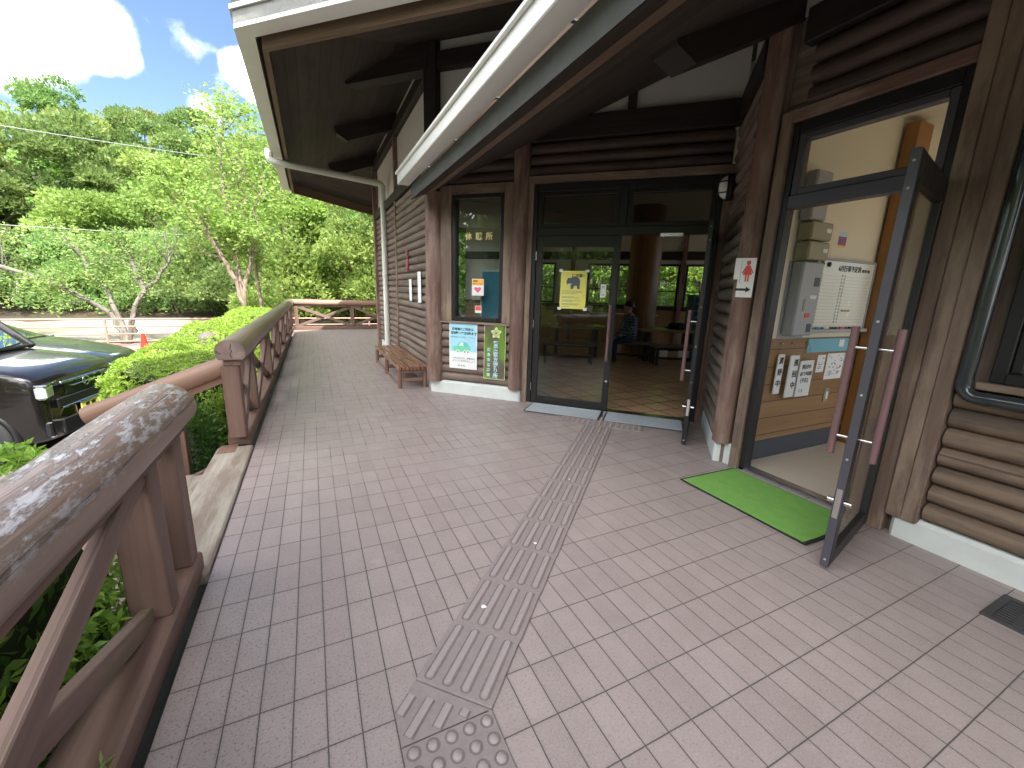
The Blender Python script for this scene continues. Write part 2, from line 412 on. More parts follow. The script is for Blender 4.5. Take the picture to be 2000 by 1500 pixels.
def plaid():
    t = NT('plaid_shirt'); p = t.n('ShaderNodeTexCoord').outputs['Object']
    s = t.n('ShaderNodeSeparateXYZ'); t.l(p, s.inputs[0])
    def st(v, w, th): return t.ramp(t.math('ABSOLUTE', t.math('SUBTRACT', t.math('FRACT', t.math('DIVIDE', v, w)), .5)), [(th, 1.0), (th + .03, 0.0)])
    h = t.math('ADD', s.outputs[0], t.math('MULTIPLY', s.outputs[1], .6))
    k = t.math('MAXIMUM', st(h, .07, .06), st(s.outputs[2], .06, .06)); k2 = t.math('MAXIMUM', st(h, .035, .1), st(s.outputs[2], .03, .1))
    c = t.mix(t.math('MULTIPLY', k2, .35), (.03, .04, .085), (.09, .11, .18)); c = t.mix(t.math('MULTIPLY', k, .8), c, (.35, .38, .45))
    return t.bsdf(c, .85)
M['plaid'] = plaid()

def plaquemat():
    t = NT('plaque_green_brown'); p = t.n('ShaderNodeTexCoord').outputs['Object']
    n = t.noise(t.scale(p, (5, 5, 2.2)), 1.0, 3, .5)
    c = t.ramp(n, [(.38, (.20, .36, .05)), (.5, (.17, .17, .09)), (.62, (.13, .11, .10))])
    return t.bsdf(c, .18, None, .35, .6, .6)
M['plaque'] = plaquemat()

def turf():
    t = NT('green_mat_pile'); p = t.n('ShaderNodeTexCoord').outputs['Object']
    n = t.noise(p, 260, 3, .7); b = t.noise(p, 14, 4, .6)
    c = t.mix(n, (.09, .24, .04), (.30, .55, .14)); c = t.mix(t.math('MULTIPLY', t.ramp(b, [(.42, 0.0), (.62, 1.0)]), .4), c, (.14, .33, .07))
    return t.bsdf(c, .95, t.bump(n, .9, .006), 0, .15)
M['turf'] = turf()

def ground_mat(name, a, b, sc, c3=None, rough=.9):
    t = NT(name); p = t.n('ShaderNodeTexCoord').outputs['Object']
    n = t.noise(p, sc, 6, .65); n2 = t.noise(p, sc * 18, 4, .7)
    c = t.mix(t.ramp(n, [(.35, 0.0), (.65, 1.0)]), a, b); c = t.mix(t.math('MULTIPLY', n2, .4), c, tuple(x * .6 for x in a))
    if c3: c = t.mix(t.math('MULTIPLY', t.ramp(t.noise(p, sc * .35, 4), [(.52, 0.0), (.62, 1.0)]), .7), c, c3)
    return t.bsdf(c, rough, t.bump(n2, .5, .02))
M['asphalt'] = ground_mat('parking_asphalt', (.10, .095, .09), (.17, .16, .15), .8)
M['gravel'] = ground_mat('pale_gravel', (.22, .19, .145), (.31, .28, .22), .35, (.16, .13, .075))
M['pinkpath'] = ground_mat('reddish_paving', (.27, .15, .14), (.36, .22, .20), .9)
M['soil'] = ground_mat('forest_soil', (.04, .03, .018), (.09, .065, .035), .5, (.03, .05, .015))
M['steppaving'] = ground_mat('pale_concrete', (.34, .33, .32), (.45, .44, .42), .9)

M['tile'] = tilemat('porch_tile', .1, .2, (.31, .25, .236), ((.285, .228, .215), (.335, .27, .255), (.345, .285, .255)), (.075, .066, .060), .0019, .36, .5, grout2=(.42, .38, .35))
M['tact'] = plain('tactile_tile', (.25, .20, .19), .55, 0, .22, 60, bump=.5)
M['grime'] = plain('joint_grime', (.16, .125, .11), .8, 0, .4, 60)
M['tactbar'] = plain('tactile_raised', (.31, .255, .245), .48, 0, .14, 90, bump=.35)
M['halltile'] = tilemat('hall_tile', .3, .3, (.55, .34, .19), ((.48, .29, .16), (.62, .40, .23), (.54, .36, .2)), (.06, .04, .03), .012, .2, .1)

M['leaf_hedge'] = leafmat('azalea_leaf', (.12, .25, .03), (.30, .49, .07), (.40, .58, .13), .42, .42)
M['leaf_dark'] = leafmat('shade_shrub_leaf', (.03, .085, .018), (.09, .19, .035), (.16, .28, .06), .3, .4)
M['leaf_forest'] = leafmat('forest_leaf', (.12, .18, .045), (.25, .335, .075), (.36, .44, .125), .42)
M['leaf_forest2'] = leafmat('forest_leaf_blue', (.09, .16, .052), (.19, .29, .08), (.29, .385, .125), .42)
M['leaf_light'] = leafmat('light_tree_leaf', (.13, .235, .045), (.25, .37, .075), (.36, .46, .14), .45)
M['leaf_cherry'] = leafmat('cherry_leaf', (.10, .17, .04), (.20, .30, .07), (.30, .36, .13), .4)
def bark(name, a, b):
    t = NT(name); g = t.attr('gc'); n = t.noise(t.scale(g, (3, 12, 12)), 1.0, 6, .65)
    return t.bsdf(t.ramp(n, [(.35, a), (.65, b)]), .9, t.bump(n, .7, .02))
M['bark'] = bark('forest_bark', (.06, .045, .035), (.16, .125, .095))
M['barkpale'] = bark('pale_bark', (.15, .11, .08), (.32, .25, .19))
M['barkgrey'] = bark('cherry_bark', (.08, .07, .055), (.2, .185, .15))

# ------------------------------------------------------------------ lettering helper
def text_mesh(s, size, extr=.0012, bold=0.0, vertical=False, spacing=1.0, align='LEFT'):
    cu = bpy.data.curves.new('lettering', 'FONT'); cu.body = '\n'.join(s) if vertical else s
    cu.size = size; cu.extrude = extr; cu.offset = bold; cu.resolution_u = 3
    cu.space_character = spacing; cu.space_line = spacing if vertical else 1.0; cu.align_x = 'CENTER' if vertical else align
    o = bpy.data.objects.new('lettering', cu); col.objects.link(o)
    dg = bpy.context.evaluated_depsgraph_get(); dg.update()
    me = bpy.data.meshes.new_from_object(o.evaluated_get(dg)); bpy.data.objects.remove(o); bpy.data.curves.remove(cu)
    return me
def put_text(s, size, pos, right, up, mat, parent, name='lettering', extr=.0012, bold=0.0, vertical=False, spacing=1.0, align='LEFT', sx=1.0):
    me = text_mesh(s, size, extr, bold, vertical, spacing, align)
    r = np.array(right, float); u = np.array(up, float); n = np.cross(r, u)
    co = np.empty(len(me.vertices) * 3, np.float32); me.vertices.foreach_get('co', co); co = co.reshape(-1, 3)
    P = np.array(pos) + co[:, :1] * sx * r + co[:, 1:2] * u + co[:, 2:3] * n
    me.vertices.foreach_set('co', P.astype(np.float32).ravel()); me.materials.clear(); me.materials.append(mat); me.name = name; me.update()
    o = bpy.data.objects.new(name, me); col.objects.link(o); setparent(o, parent); return o

# ------------------------------------------------------------------ camera, light, sky
cam = bpy.data.cameras.new('camera'); cam.sensor_width = 36; cam.lens = 804.7 / 2000 * 36; cam.clip_end = 2000; cam.clip_start = .02
co_ = bpy.data.objects.new('camera', cam); col.objects.link(co_)
yaw, pitch, roll = .451069991, .220479033, -.0327274179
fwd = np.array([math.sin(yaw) * math.cos(pitch), math.cos(yaw) * math.cos(pitch), -math.sin(pitch)])
rt = np.array([math.cos(yaw), -math.sin(yaw), 0]); dn = np.cross(fwd, rt)
r2 = math.cos(roll) * rt + math.sin(roll) * dn; d2 = -math.sin(roll) * rt + math.cos(roll) * dn
CAM = np.array([.4434, -2.1183, 1.3811])
co_.matrix_world = Matrix(((r2[0], -d2[0], -fwd[0], CAM[0]), (r2[1], -d2[1], -fwd[1], CAM[1]), (r2[2], -d2[2], -fwd[2], CAM[2]), (0, 0, 0, 1)))
scene.camera = co_

SUN = np.array([.15, -.989]); EL = 58
sd = bpy.data.lights.new('sun', 'SUN'); sd.energy = 3.6; sd.angle = R(.6); sd.color = (1, .95, .87)
so = bpy.data.objects.new('sun', sd); col.objects.link(so)
dirv = Vector((SUN[0] * math.cos(R(EL)), SUN[1] * math.cos(R(EL)), math.sin(R(EL))))
so.rotation_euler = dirv.to_track_quat('Z', 'Y').to_euler(); so.location = (0, -10, 20)

w = bpy.data.worlds.new('World'); scene.world = w; w.use_nodes = True; nt = w.node_tree; nt.nodes.clear()
def wn(ty, **k):
    x = nt.nodes.new(ty)
    for a, b in k.items(): setattr(x, a, b)
    return x
out = wn('ShaderNodeOutputWorld'); bg = wn('ShaderNodeBackground'); bg.inputs[1].default_value = .075
sky = wn('ShaderNodeTexSky', sky_type='NISHITA'); sky.sun_disc = False; sky.sun_elevation = R(EL); sky.sun_rotation = math.atan2(SUN[0], SUN[1])
sky.altitude = 200; sky.air_density = 1.0; sky.dust_density = 1.1; sky.ozone_density = 2.6
tc = wn('ShaderNodeTexCoord'); sp = wn('ShaderNodeSeparateXYZ'); nt.links.new(tc.outputs['Generated'], sp.inputs[0])
def wm(op, a, b=None, clamp=False):
    x = wn('ShaderNodeMath', operation=op, use_clamp=clamp)
    for i, q in enumerate((a, b)):
        if q is None: continue
        if isinstance(q, (int, float)): x.inputs[i].default_value = q
        else: nt.links.new(q, x.inputs[i])
    return x.outputs[0]
no = wn('ShaderNodeTexNoise'); no.inputs['Scale'].default_value = 8.5; no.inputs['Detail'].default_value = 7; no.inputs['Roughness'].default_value = .5; nt.links.new(tc.outputs['Generated'], no.inputs[0])
field = None
for d_, c0_, c1_ in CLOUDS_AND_FILL:
    vm = wn('ShaderNodeVectorMath', operation='DOT_PRODUCT'); nt.links.new(tc.outputs['Generated'], vm.inputs[0]); vm.inputs[1].default_value = d_
    mr = wn('ShaderNodeMapRange'); nt.links.new(vm.outputs['Value'], mr.inputs[0]); mr.inputs[1].default_value = math.cos(R(c1_)); mr.inputs[2].default_value = math.cos(R(c0_)); mr.clamp = True
    field = mr.outputs[0] if field is None else wm('MAXIMUM', field, mr.outputs[0])
den = wm('ADD', field, wm('MULTIPLY', wm('SUBTRACT', no.outputs['Fac'], .5), 2.1))
rp = wn('ShaderNodeValToRGB'); rp.color_ramp.elements[0].position = .22; rp.color_ramp.elements[0].color = (0, 0, 0, 1); rp.color_ramp.elements[1].position = .92; rp.color_ramp.elements[1].color = (1, 1, 1, 1); rp.color_ramp.interpolation = 'EASE'
nt.links.new(den, rp.inputs[0])
mx = wn('ShaderNodeMix', data_type='RGBA'); nt.links.new(rp.outputs[0], mx.inputs[0]); nt.links.new(sky.outputs[0], mx.inputs[6]); mx.inputs[7].default_value = (25, 25.4, 26, 1)
nt.links.new(mx.outputs[2], bg.inputs[0]); nt.links.new(bg.outputs[0], out.inputs[0])
scene.view_settings.view_transform = 'Standard'; scene.view_settings.look = 'None'; scene.view_settings.gamma = 1; scene.view_settings.exposure = EXPO
scene.cycles.max_bounces = 10; scene.cycles.diffuse_bounces = 4; scene.cycles.glossy_bounces = 4; scene.cycles.transparent_max_bounces = 24; scene.cycles.transmission_bounces = 4
scene.cycles.sample_clamp_indirect = 6; scene.cycles.use_denoising = True
# ------------------------------------------------------------------ setting: ground, deck
GZ = -.60
def sheet(name, poly, z, mat, kind='structure'):
    b = MB(); b.add([(x, y, z) for x, y in poly], [tuple(range(len(poly)))]); return b.build(name, mat, kind=kind)
sheet('ground', [(-700, -700), (700, -700), (700, 900), (-700, 900)], GZ - .012, M['soil'])
sheet('parking_lot', [(-16, -9), (-.36, -9), (-.36, 12.9), (-16, 12.9)], GZ - .008, M['asphalt'])
sheet('garden_ground', [(9, 10.2), (13.2, 6), (40, -5), (60, 60), (2, 60)], GZ + .3, M['gravel'])
sheet('red_path', [(-18, 11.2), (-1.7, 11.2), (-1.7, 14.9), (-18, 14.9)], GZ - .004, M['pinkpath'])
b = MB(); n = 24                                  # pale gravel yard with a wavering far edge
far = [(x, 25.2 + 1.2 * math.sin(x * .7) + .6 * math.sin(x * 1.9)) for x in np.linspace(3.0, -26, n)]
pl = [(-26, 15.2), (3.0, 15.2)] + far; b.add([(x, y, GZ - .004) for x, y in pl], [tuple(range(len(pl)))]); b.build('gravel_yard', M['gravel'], kind='structure')
# hill behind the yard
nx, ny = 60, 50; V = []; Q = []
for j in range(ny):
    for i in range(nx):
        x = -70 + 130 * i / (nx - 1); y = 24 + 110 * j / (ny - 1)
        e = max(0, y - 25) ; z = GZ - .05 + 22 * (1 - math.exp(-(e / 48) ** 1.5)) * (1 + .12 * math.sin(x * .09 + 1) + .06 * math.sin(x * .21))
        V.append((x, y, z))
for j in range(ny - 1):
    for i in range(nx - 1): a = j * nx + i; Q.append((a, a + 1, a + nx + 1, a + nx))
HILL = np.array(V).reshape(ny, nx, 3)
def hill_z(x, y):
    i = (x + 70) / 130 * (nx - 1); j = (y - 24) / 110 * (ny - 1); i = min(max(i, 0), nx - 2); j = min(max(j, 0), ny - 2)
    return float(HILL[int(round(j)), int(round(i)), 2]) if y > 24 else GZ
quadmesh('hill', V, Q, M['soil'], smooth=True, kind='structure')

DX = -.085
deck = MB(); pd = [(DX, -4.7), (3.75, -4.7), (3.75, .05), (4.42, .95), (2.02, 3.45), (2.02, 8.35), (5.2, 11.5), (5.2, 12.62), (DX, 12.62)]
deck.prism(pd, -.16, 0.0); deck.build('tiled_deck', M['tile'], kind='structure')
b = MB(); b.box((-.19, 3.95, (GZ - .21) / 2 - .02), (.2, 17.3, abs(GZ) - .19), ch=.02); b.box((2.5, 12.5, GZ / 2 - .1), (5.2, .2, .34), ch=.02); b.build('deck_base', M['stone'], kind='structure')
hf = MB(); hp = [(1.98, 3.46), (4.33, 1.12), (9.6, 1.05), (11.2, 4.8), (5.0, 11.0), (4.6, 10.9), (1.98, 8.3)]
hf.add([(x, y, .006) for x, y in hp], [tuple(range(len(hp)))]); hf.build('hall_floor', M['halltile'], kind='structure')
of = MB(); op = [(3.7, -4.0), (8.4, -4.0), (8.4, .02), (3.7, .02)]
of.add([(x, y, .008) for x, y in op], [(0, 1, 2, 3)]); of.build('office_floor', M['beige'], kind='structure')

# ------------------------------------------------------------------ the log building
BL = empty('log_building', (3, 3, 0), 'dark log-clad rest house with broad eaves, white plaster gables and two entrances', 'building')
Z = np.array([0, 0, 1.])
class Wall:
    def __init__(s, o, u, out):
        s.o = np.array([*o, 0.]); s.u = np.array([*u, 0.]) / np.linalg.norm(u); s.n = np.array([*out, 0.]) / np.linalg.norm(out)
        s.ax = [s.u, s.n, Z]
    def P(s, a, off, z): return s.o + s.u * a + s.n * off + Z * z
    def box(s, b, a0, a1, z0, z1, o0, o1, ch=.004, mat=0, grain=None):
        b.box(s.P((a0 + a1) / 2, (o0 + o1) / 2, (z0 + z1) / 2), (a1 - a0, o1 - o0, z1 - z0), s.ax, ch, mat, grain); return b
    def logs(s, b, a0, a1, z0, z1, pitch=.114, bulge=.042, o=0.0, mat=0):
        n = max(1, int(round((z1 - z0) / pitch))); h = (z1 - z0) / n
        for k in range(n):
            off = np.random.rand(3) * 40; zb = z0 + k * h; jit = np.random.uniform(-.004, .004)
            prof = [(-.02, .001), (.004, .003), (bulge * .62, h * .16), (bulge * .95, h * .34), (bulge + jit, h * .52), (bulge * .95, h * .7), (bulge * .62, h * .86), (.004, h - .003), (-.02, h - .001)]
            ns = max(2, int((a1 - a0) / .45) + 1); V = []; G = []
            for i in range(ns):
                a = a0 + (a1 - a0) * i / (ns - 1); wv = .0035 * math.sin(a * 3.1 + off[0])
                for p, zz in prof: V.append(s.P(a, o + p + (wv if p > .01 else 0), zb + zz)); G.append(np.array([a, p, zz]) + off)
            m = len(prof); F = [(i * m + j, (i + 1) * m + j, (i + 1) * m + j + 1, i * m + j + 1) for i in range(ns - 1) for j in range(m - 1)]
            b.add(V, F, G, mat, True); b.add(V[:m], [tuple(range(m))], G[:m], mat); b.add(V[-m:], [tuple(range(m))[::-1]], G[-m:], mat)
        return b
def part(b, name, mat, parent=None, label=None): return b.build(name, mat, parent or BL, label)

WL = Wall((1.93, 3.37), (0, 1), (-1, 0))          # long left wall
WF = Wall((1.93, 3.37), (1, -1), (-1, -1))        # front wall: bay window and double door
WS = Wall((4.33, .93), (-1, -1), (-1, 1))         # short log wall between the doors
WS.n = np.array([-.70711, .70711, 0]); WS.ax = [WS.u, WS.n, Z]
WR = Wall((3.6, 0.0), (0, -1), (-1, 0))           # office wall

# --- left wall
b = MB(); WL.box(b, .02, 4.9, -.02, 3.03, -.14, -.022); part(b, 'wall', M['log'])
for a_, c_ in ((.1, 2.44), (2.53, 4.83)): b = MB(); WL.logs(b, a_, c_, .17, 2.87); part(b, 'log_siding', M['log'])
b = MB(); WL.box(b, .02, 4.9, -.05, .168, -.03, .02, .01); part(b, 'plinth', M['concrete'])
b = MB(); WL.box(b, -.02, 4.9, 2.872, 3.03, -.02, .07, .006); part(b, 'wall_beam', M['beam'])
b = MB(); WL.box(b, -.02, 4.9, 3.89, 4.07, -.02, .07, .006); part(b, 'wall_beam', M['beam'])
b = MB(); WL.box(b, .02, 4.9, 3.032, 4.35, -.1, -.012, 0); part(b, 'plaster_panel', M['plaster'])
b = MB(); WL.box(b, 2.445, 2.525, .17, 4.3, -.02, .058, .006); part(b, 'wall_post', M['post'])
b = MB(); WL.box(b, 4.83, 4.96, .0, 4.3, -.06, .1, .006); part(b, 'corner_post', M['post'])
# --- front wall (bay window + double door)
b = MB(); WF.box(b, .02, .26, -.02, 3.0, -.13, -.022); WF.box(b, .98, 1.32, -.02, 3.0, -.13, -.022); WF.box(b, .262, .978, -.02, .96, -.13, -.022); WF.box(b, .262, .978, 2.56, 3.0, -.13, -.022)
WF.box(b, 1.322, 3.36, 2.6, 3.0, -.13, -.022); part(b, 'wall', M['log'])
b = MB(); WF.logs(b, .1, 1.07, .172, .955, .112); part(b, 'log_siding', M['log']); b = MB(); WF.logs(b, .1, 1.07, 2.63, 3.02); part(b, 'log_siding', M['log_shade'])
b = MB(); WF.logs(b, 1.27, 3.34, 2.675, 3.02); part(b, 'log_siding', M['log_shade'])
b = MB(); WF.box(b, -.06, 1.245, -.05, .17, -.05, .055, .02); part(b, 'plinth', M['concrete'])
b = MB(); WF.box(b, -.05, 3.4, 3.022, 3.25, -.02, .07, .006); part(b, 'wall_beam', M['beam'])
b = MB(); WF.box(b, 0, 3.4, 3.252, 4.35, -.1, -.012, 0); part(b, 'plaster_panel', M['plaster'])
b = MB(); WF.box(b, -.9, 3.4, 3.89, 4.07, -.05, .08, .006); part(b, 'wall_beam', M['beam'])
b = MB(); WF.box(b, 2.3, 2.385, 3.252, 3.88, -.02, .06, .006); part(b, 'wall_post', M['beam'])
b = MB(); WF.box(b, -.085, .085, 2.5, 4.3, -.08, .1, .006); part(b, 'corner_post', M['beam'])
b = MB(); b.tube([WF.P(0, .02, .165), WF.P(0, .02, .9), WF.P(0, .02, 1.7), WF.P(0, .02, 2.56)], [.118, .122, .116, .118], 20, wob=.02); part(b, 'corner_post', M['post'])
b = MB(); b.tube([WF.P(1.165, .015, .155), WF.P(1.165, .015, 1.2), WF.P(1.165, .015, 2.2), WF.P(1.165, .015, 3.03)], [.098, .1, .097, .098], 20, wob=.02); part(b, 'wall_post', M['post'])
b = MB(); WF.box(b, .1, .262, .986, 2.63, -.02, .05); WF.box(b, .965, 1.075, .986, 2.63, -.02, .05); WF.box(b, .263, .964, 2.525, 2.63, -.02, .05); WF.box(b, .09, 1.08, .956, .985, -.02, .075); part(b, 'window_trim', M['board'])
# bay window with gold lettering
win = MB(); WF.box(win, .264, .315, .988, 2.523, -.06, .035); WF.box(win, .912, .963, .988, 2.523, -.06, .035); WF.box(win, .316, .911, 2.475, 2.523, -.06, .035); WF.box(win, .316, .911, .988, 1.04, -.06, .05)
wo = part(win, 'window', M['alu'])
b = MB(); WF.box(b, .312, .914, 1.036, 2.478, -.02, -.014, 0); b.build('pane', M['glass'], wo)
# double door: frame, transom, left leaf closed, right leaf swung open
b = MB(); WF.box(b, 1.262, 1.328, .0, 2.67, -.03, .055); part(b, 'door_trim', M['board'])
b = MB(); WF.box(b, 1.262, 3.39, 2.592, 2.672, -.03, .06); part(b, 'door_trim', M['board'])
b = MB(); WF.box(b, 3.315, 3.40, .0, 2.59, -.03, .05); part(b, 'door_trim', M['post'])
b = MB(); WF.box(b, 1.33, 1.378, 0, 2.59, -.06, .04); WF.box(b, 3.262, 3.312, 0, 2.59, -.06, .04); WF.box(b, 1.379, 3.261, 2.505, 2.59, -.06, .04); WF.box(b, 1.379, 3.261, 2.03, 2.115, -.06, .045)
WF.box(b, 2.305, 2.385, 2.116, 2.504, -.06, .04)
for a0, a1 in ((1.379, 2.304), (2.386, 3.261)):
    WF.box(b, a0 + .001, a0 + .05, 2.117, 2.503, -.045, .028); WF.box(b, a1 - .05, a1 - .001, 2.117, 2.503, -.045, .028); WF.box(b, a0 + .051, a1 - .051, 2.117, 2.16, -.045, .028); WF.box(b, a0 + .051, a1 - .051, 2.46, 2.503, -.045, .028)
dfr = part(b, 'door_frame', M['alu'])
for a0, a1 in ((1.425, 2.26), (2.43, 3.215)):
    b = MB(); WF.box(b, a0, a1, 2.155, 2.465, -.012, -.006, 0); b.build('transom_pane', M['glassdark'], dfr)
b = MB(); WF.box(b, 1.33, 3.312, .001, .014, -.06, .05, .003); b.build('threshold', M['steel'], dfr)
b = MB(); WF.box(b, 2.75, 2.98, 2.0, 2.04, .046, .075, .005); b.build('door_closer', M['steel'], dfr)

def door_leaf(W, w, h, name, lab, bars=(1, -1), stile=.075, rail=.1, top=.12, edge='alu', z0=.018):
    """leaf in frame W: a runs from hinge to lock side, outward = +n"""
    t = .04; b = MB()
    W.box(b, 0, stile, z0, h, -t / 2, t / 2, .003, 0); W.box(b, w - stile, w - .006, z0, h, -t / 2, t / 2, .003, 0); W.box(b, w - .0055, w, z0, h, -t / 2 + .002, t / 2 - .002, .001, 1)
    W.box(b, stile, w - stile, z0, rail, -t / 2, t / 2, .003, 0); W.box(b, stile, w - stile, h - top, h, -t / 2, t / 2, .003, 0)
    lf = b.build(name, [M['alu'], M[edge]], BL, lab)
    b = MB(); W.box(b, stile - .004, w - stile + .004, rail - .004, h - top + .004, -.003, .003, 0); b.build('pane', M['glass2'], lf)
    if bars:
        for sg in bars:
            b = MB(); b.tube([W.P(w - .05, sg * .085, .62), W.P(w - .05, sg * .085, 1.27)], .017, 14); b.build('handle', M['handle'], lf)
            b = MB()
            for zz in (.72, 1.17): b.tube([W.P(w - .05, sg * .02, zz), W.P(w - .05, sg * .085, zz)], .008, 10)
            b.build('handle_bracket', M['steel'], lf)
    b = MB(); W.box(b, w + .0005, w + .003, .3, .46, -.012, .012, .001); b.tube([W.P(w - .035, -.05, .38), W.P(w - .035, .05, .38)], .014, 14); b.build('lock', M['steel'], lf); b = MB()
    for zz in (.06, .62, .95, 1.3, h - .16, h - .05): b.tube([W.P(w - .002, 0, zz), W.P(w + .002, 0, zz)], .006, 8)
    b.build('screw', M['panelgrey'], lf)
    b = MB()
    for zz in (.22, 1.0, 1.8): b.tube([W.P(-.004, t / 2 + .004, zz - .05), W.P(-.004, t / 2 + .004, zz + .05)], .008, 10)
    b.build('hinge', M['steel'], lf); return lf
DL = Wall((WF.P(1.381, .005, 0)[0], WF.P(1.381, .005, 0)[1]), (1, -1), (-1, -1))
door_leaf(DL, .965, 2.025, 'door_leaf', 'closed glass door leaf with a yellow poster')
ho = WF.P(3.262, .02, 0); tip = np.array([3.50, .47]); ud = tip - ho[:2]; ud /= np.linalg.norm(ud)
DRt = Wall((ho[0], ho[1]), ud, (-ud[1], ud[0])); DRt.n = np.array([-ud[1], ud[0], 0]); DRt.ax = [DRt.u, DRt.n, Z]
door_leaf(DRt, .88, 2.025, 'door_leaf', 'glass door leaf swung wide open', bars=(-1,))

# --- short log wall
b = MB(); WS.box(b, -.02, 1.14, -.02, 3.25, -.13, -.022); part(b, 'wall', M['log'])
b = MB(); WS.logs(b, -.02, 1.0, .172, 3.02, .118, .05); part(b, 'log_siding', M['log'])
b = MB(); WS.box(b, -.02, 1.13, -.05, .17, -.05, .03, .015); part(b, 'plinth', M['concrete'])
b = MB(); WS.box(b, -.02, 1.05, 3.022, 3.25, -.03, .07, .006); part(b, 'wall_beam', M['beam'])
b = MB(); WS.box(b, -.02, 1.1, 3.252, 4.0, -.12, -.012, 0); part(b, 'plaster_panel', M['plaster'])
b = MB(); b.tube([(3.553, .125, .185), (3.553, .125, 1.2), (3.553, .125, 2.4), (3.553, .125, 3.35)], [.077, .079, .076, .076], 20, wob=.015); part(b, 'corner_post', M['post'])
b = MB(); b.box((3.63, .100, .07), (.145, .15, .228), ch=.008); part(b, 'plinth', M['concrete'])

# --- office wall
b = MB(); WR.box(b, .97, 1.30, -.02, 3.5, -.12, -.022); WR.box(b, 1.302, 5.5, -.02, 1.0, -.12, -.022); WR.box(b, -.1, .968, 2.62, 3.5, -.12, -.022); WR.box(b, 1.302, 5.5, 2.42, 3.5, -.12, -.022); WR.box(b, 2.9, 5.5, 1.002, 2.418, -.12, -.022); part(b, 'wall', M['log'])
b = MB(); WR.logs(b, 1.2, 5.5, .152, .95, .114, .045); part(b, 'log_siding', M['log_old'], None, 'pale weathered log siding')
b = MB(); WR.logs(b, .12, 1.06, 2.675, 3.06); part(b, 'log_siding', M['log_shade']); b = MB(); WR.logs(b, 1.36, 5.5, 2.45, 3.06); part(b, 'log_siding', M['log_shade'])
b = MB(); WR.box(b, 1.07, 5.5, -.05, .15, -.05, .045, .02); part(b, 'plinth', M['concrete'])
b = MB(); WR.box(b, .05, 5.5, 3.062, 3.27, -.02, .07, .006); part(b, 'wall_beam', M['beam'])
b = MB(); WR.box(b, -.1, 5.5, 3.272, 3.6, -.11, -.008, 0); part(b, 'plaster_panel', M['plaster'])
b = MB(); WR.box(b, -.026, .052, .18, 2.67, -.05, .055); WR.box(b, -.026, .052, .0, .179, -.05, .057); part(b, 'door_trim', M['board'])
b = MB(); WR.box(b, -.03, .96, 2.592, 2.672, -.05, .05); part(b, 'door_trim', M['post'])
b = MB(); WR.box(b, .962, 1.04, .0, 3.06, -.05, .062, .006); part(b, 'door_trim', M['board']); b = MB(); WR.box(b, 1.042, 1.115, .13, 3.06, -.03, .072, .006); WR.box(b, 1.116, 1.19, .13, 3.06, -.03, .070, .006); part(b, 'wall_post', M['board'])
b = MB(); WR.box(b, .054, .098, 0, 2.59, -.06, .03); WR.box(b, .917, .96, 0, 2.59, -.06, .03); WR.box(b, .099, .916, 2.51, 2.59, -.06, .03); part(b, 'door_frame', M['alu'])
b = MB(); WR.box(b, .099, .916, 2.025, 2.11, -.06, .034); WR.box(b, .1, .145, 2.111, 2.509, -.05, .02); WR.box(b, .87, .915, 2.111, 2.509, -.05, .02); WR.box(b, .146, .869, 2.111, 2.155, -.05, .02); WR.box(b, .146, .869, 2.465, 2.509, -.05, .02); tf = part(b, 'transom_frame', M['alu2'])
b = MB(); WR.box(b, .142, .872, 2.15, 2.47, -.015, -.009, 0); b.build('transom_pane', M['glass2'], tf)
b = MB(); WR.box(b, .055, .96, .001, .02, -.08, .03, .003); b.box((3.585, -.505, .026), (.012, .88, .01), ch=.002); part(b, 'threshold', M['steel'])
h2 = np.array([3.54, -.945]); t2 = np.array([2.79, -1.115]); ud = (t2 - h2) / np.linalg.norm(t2 - h2)
DO = Wall(h2, ud, (ud[1], -ud[0])); DO.n = np.array([ud[1], -ud[0], 0]); DO.ax = [DO.u, DO.n, Z]
door_leaf(DO, .768, 2.03, 'door_leaf', 'office glass door leaf swung open towards the porch', edge='alu2')
# window right of the office door
b = MB(); WR.box(b, 1.303, 1.36, 1.003, 2.417, -.06, .03); WR.box(b, 2.84, 2.899, 1.003, 2.417, -.06, .03); WR.box(b, 1.361, 2.839, 1.003, 1.06, -.06, .05); WR.box(b, 1.361, 2.839, 2.36, 2.417, -.06, .03); WR.box(b, 2.06, 2.12, 1.061, 2.359, -.05, .02)
WR.box(b, 1.362, 1.40, 1.062, 2.358, -.045, .012); wo = part(b, 'window', M['alu'])
b = MB(); WR.box(b, 1.38, 2.07, 1.055, 2.365, -.02, -.014, 0); WR.box(b, 2.11, 2.85, 1.055, 2.365, -.02, -.014, 0); b.build('pane', M['glass'], wo)
b = MB(); WR.box(b, 1.27, 2.95, .962, 1.001, -.02, .07); b.build('sill', M['board'], wo)
# glossy dark conduit turning the corner under the window
b = MB(); pts = [WR.P(1.232, .075, 3.05), WR.P(1.232, .075, .98)] + [WR.P(1.232 + .06 * (1 - math.cos(t)), .075, .98 - .06 * math.sin(t)) for t in np.linspace(.2, 1.57, 6)] + [WR.P(1.45, .075, .92), WR.P(5.0, .075, .92)]
b.tube(pts, .033, 16)
for P_, q in ((WR.P(1.232, .075, 1.0), (0, 0, 1)), (WR.P(1.33, .075, .92), (0, -1, 0))):
    P_ = np.array(P_); q = np.array(q, float); b.tube([P_ - q * .012, P_ + q * .012], .036, 16)
cdm = plain('conduit_gloss', (.045, .05, .055), .13, .2, .15, 5, .7); part(b, 'conduit', cdm)

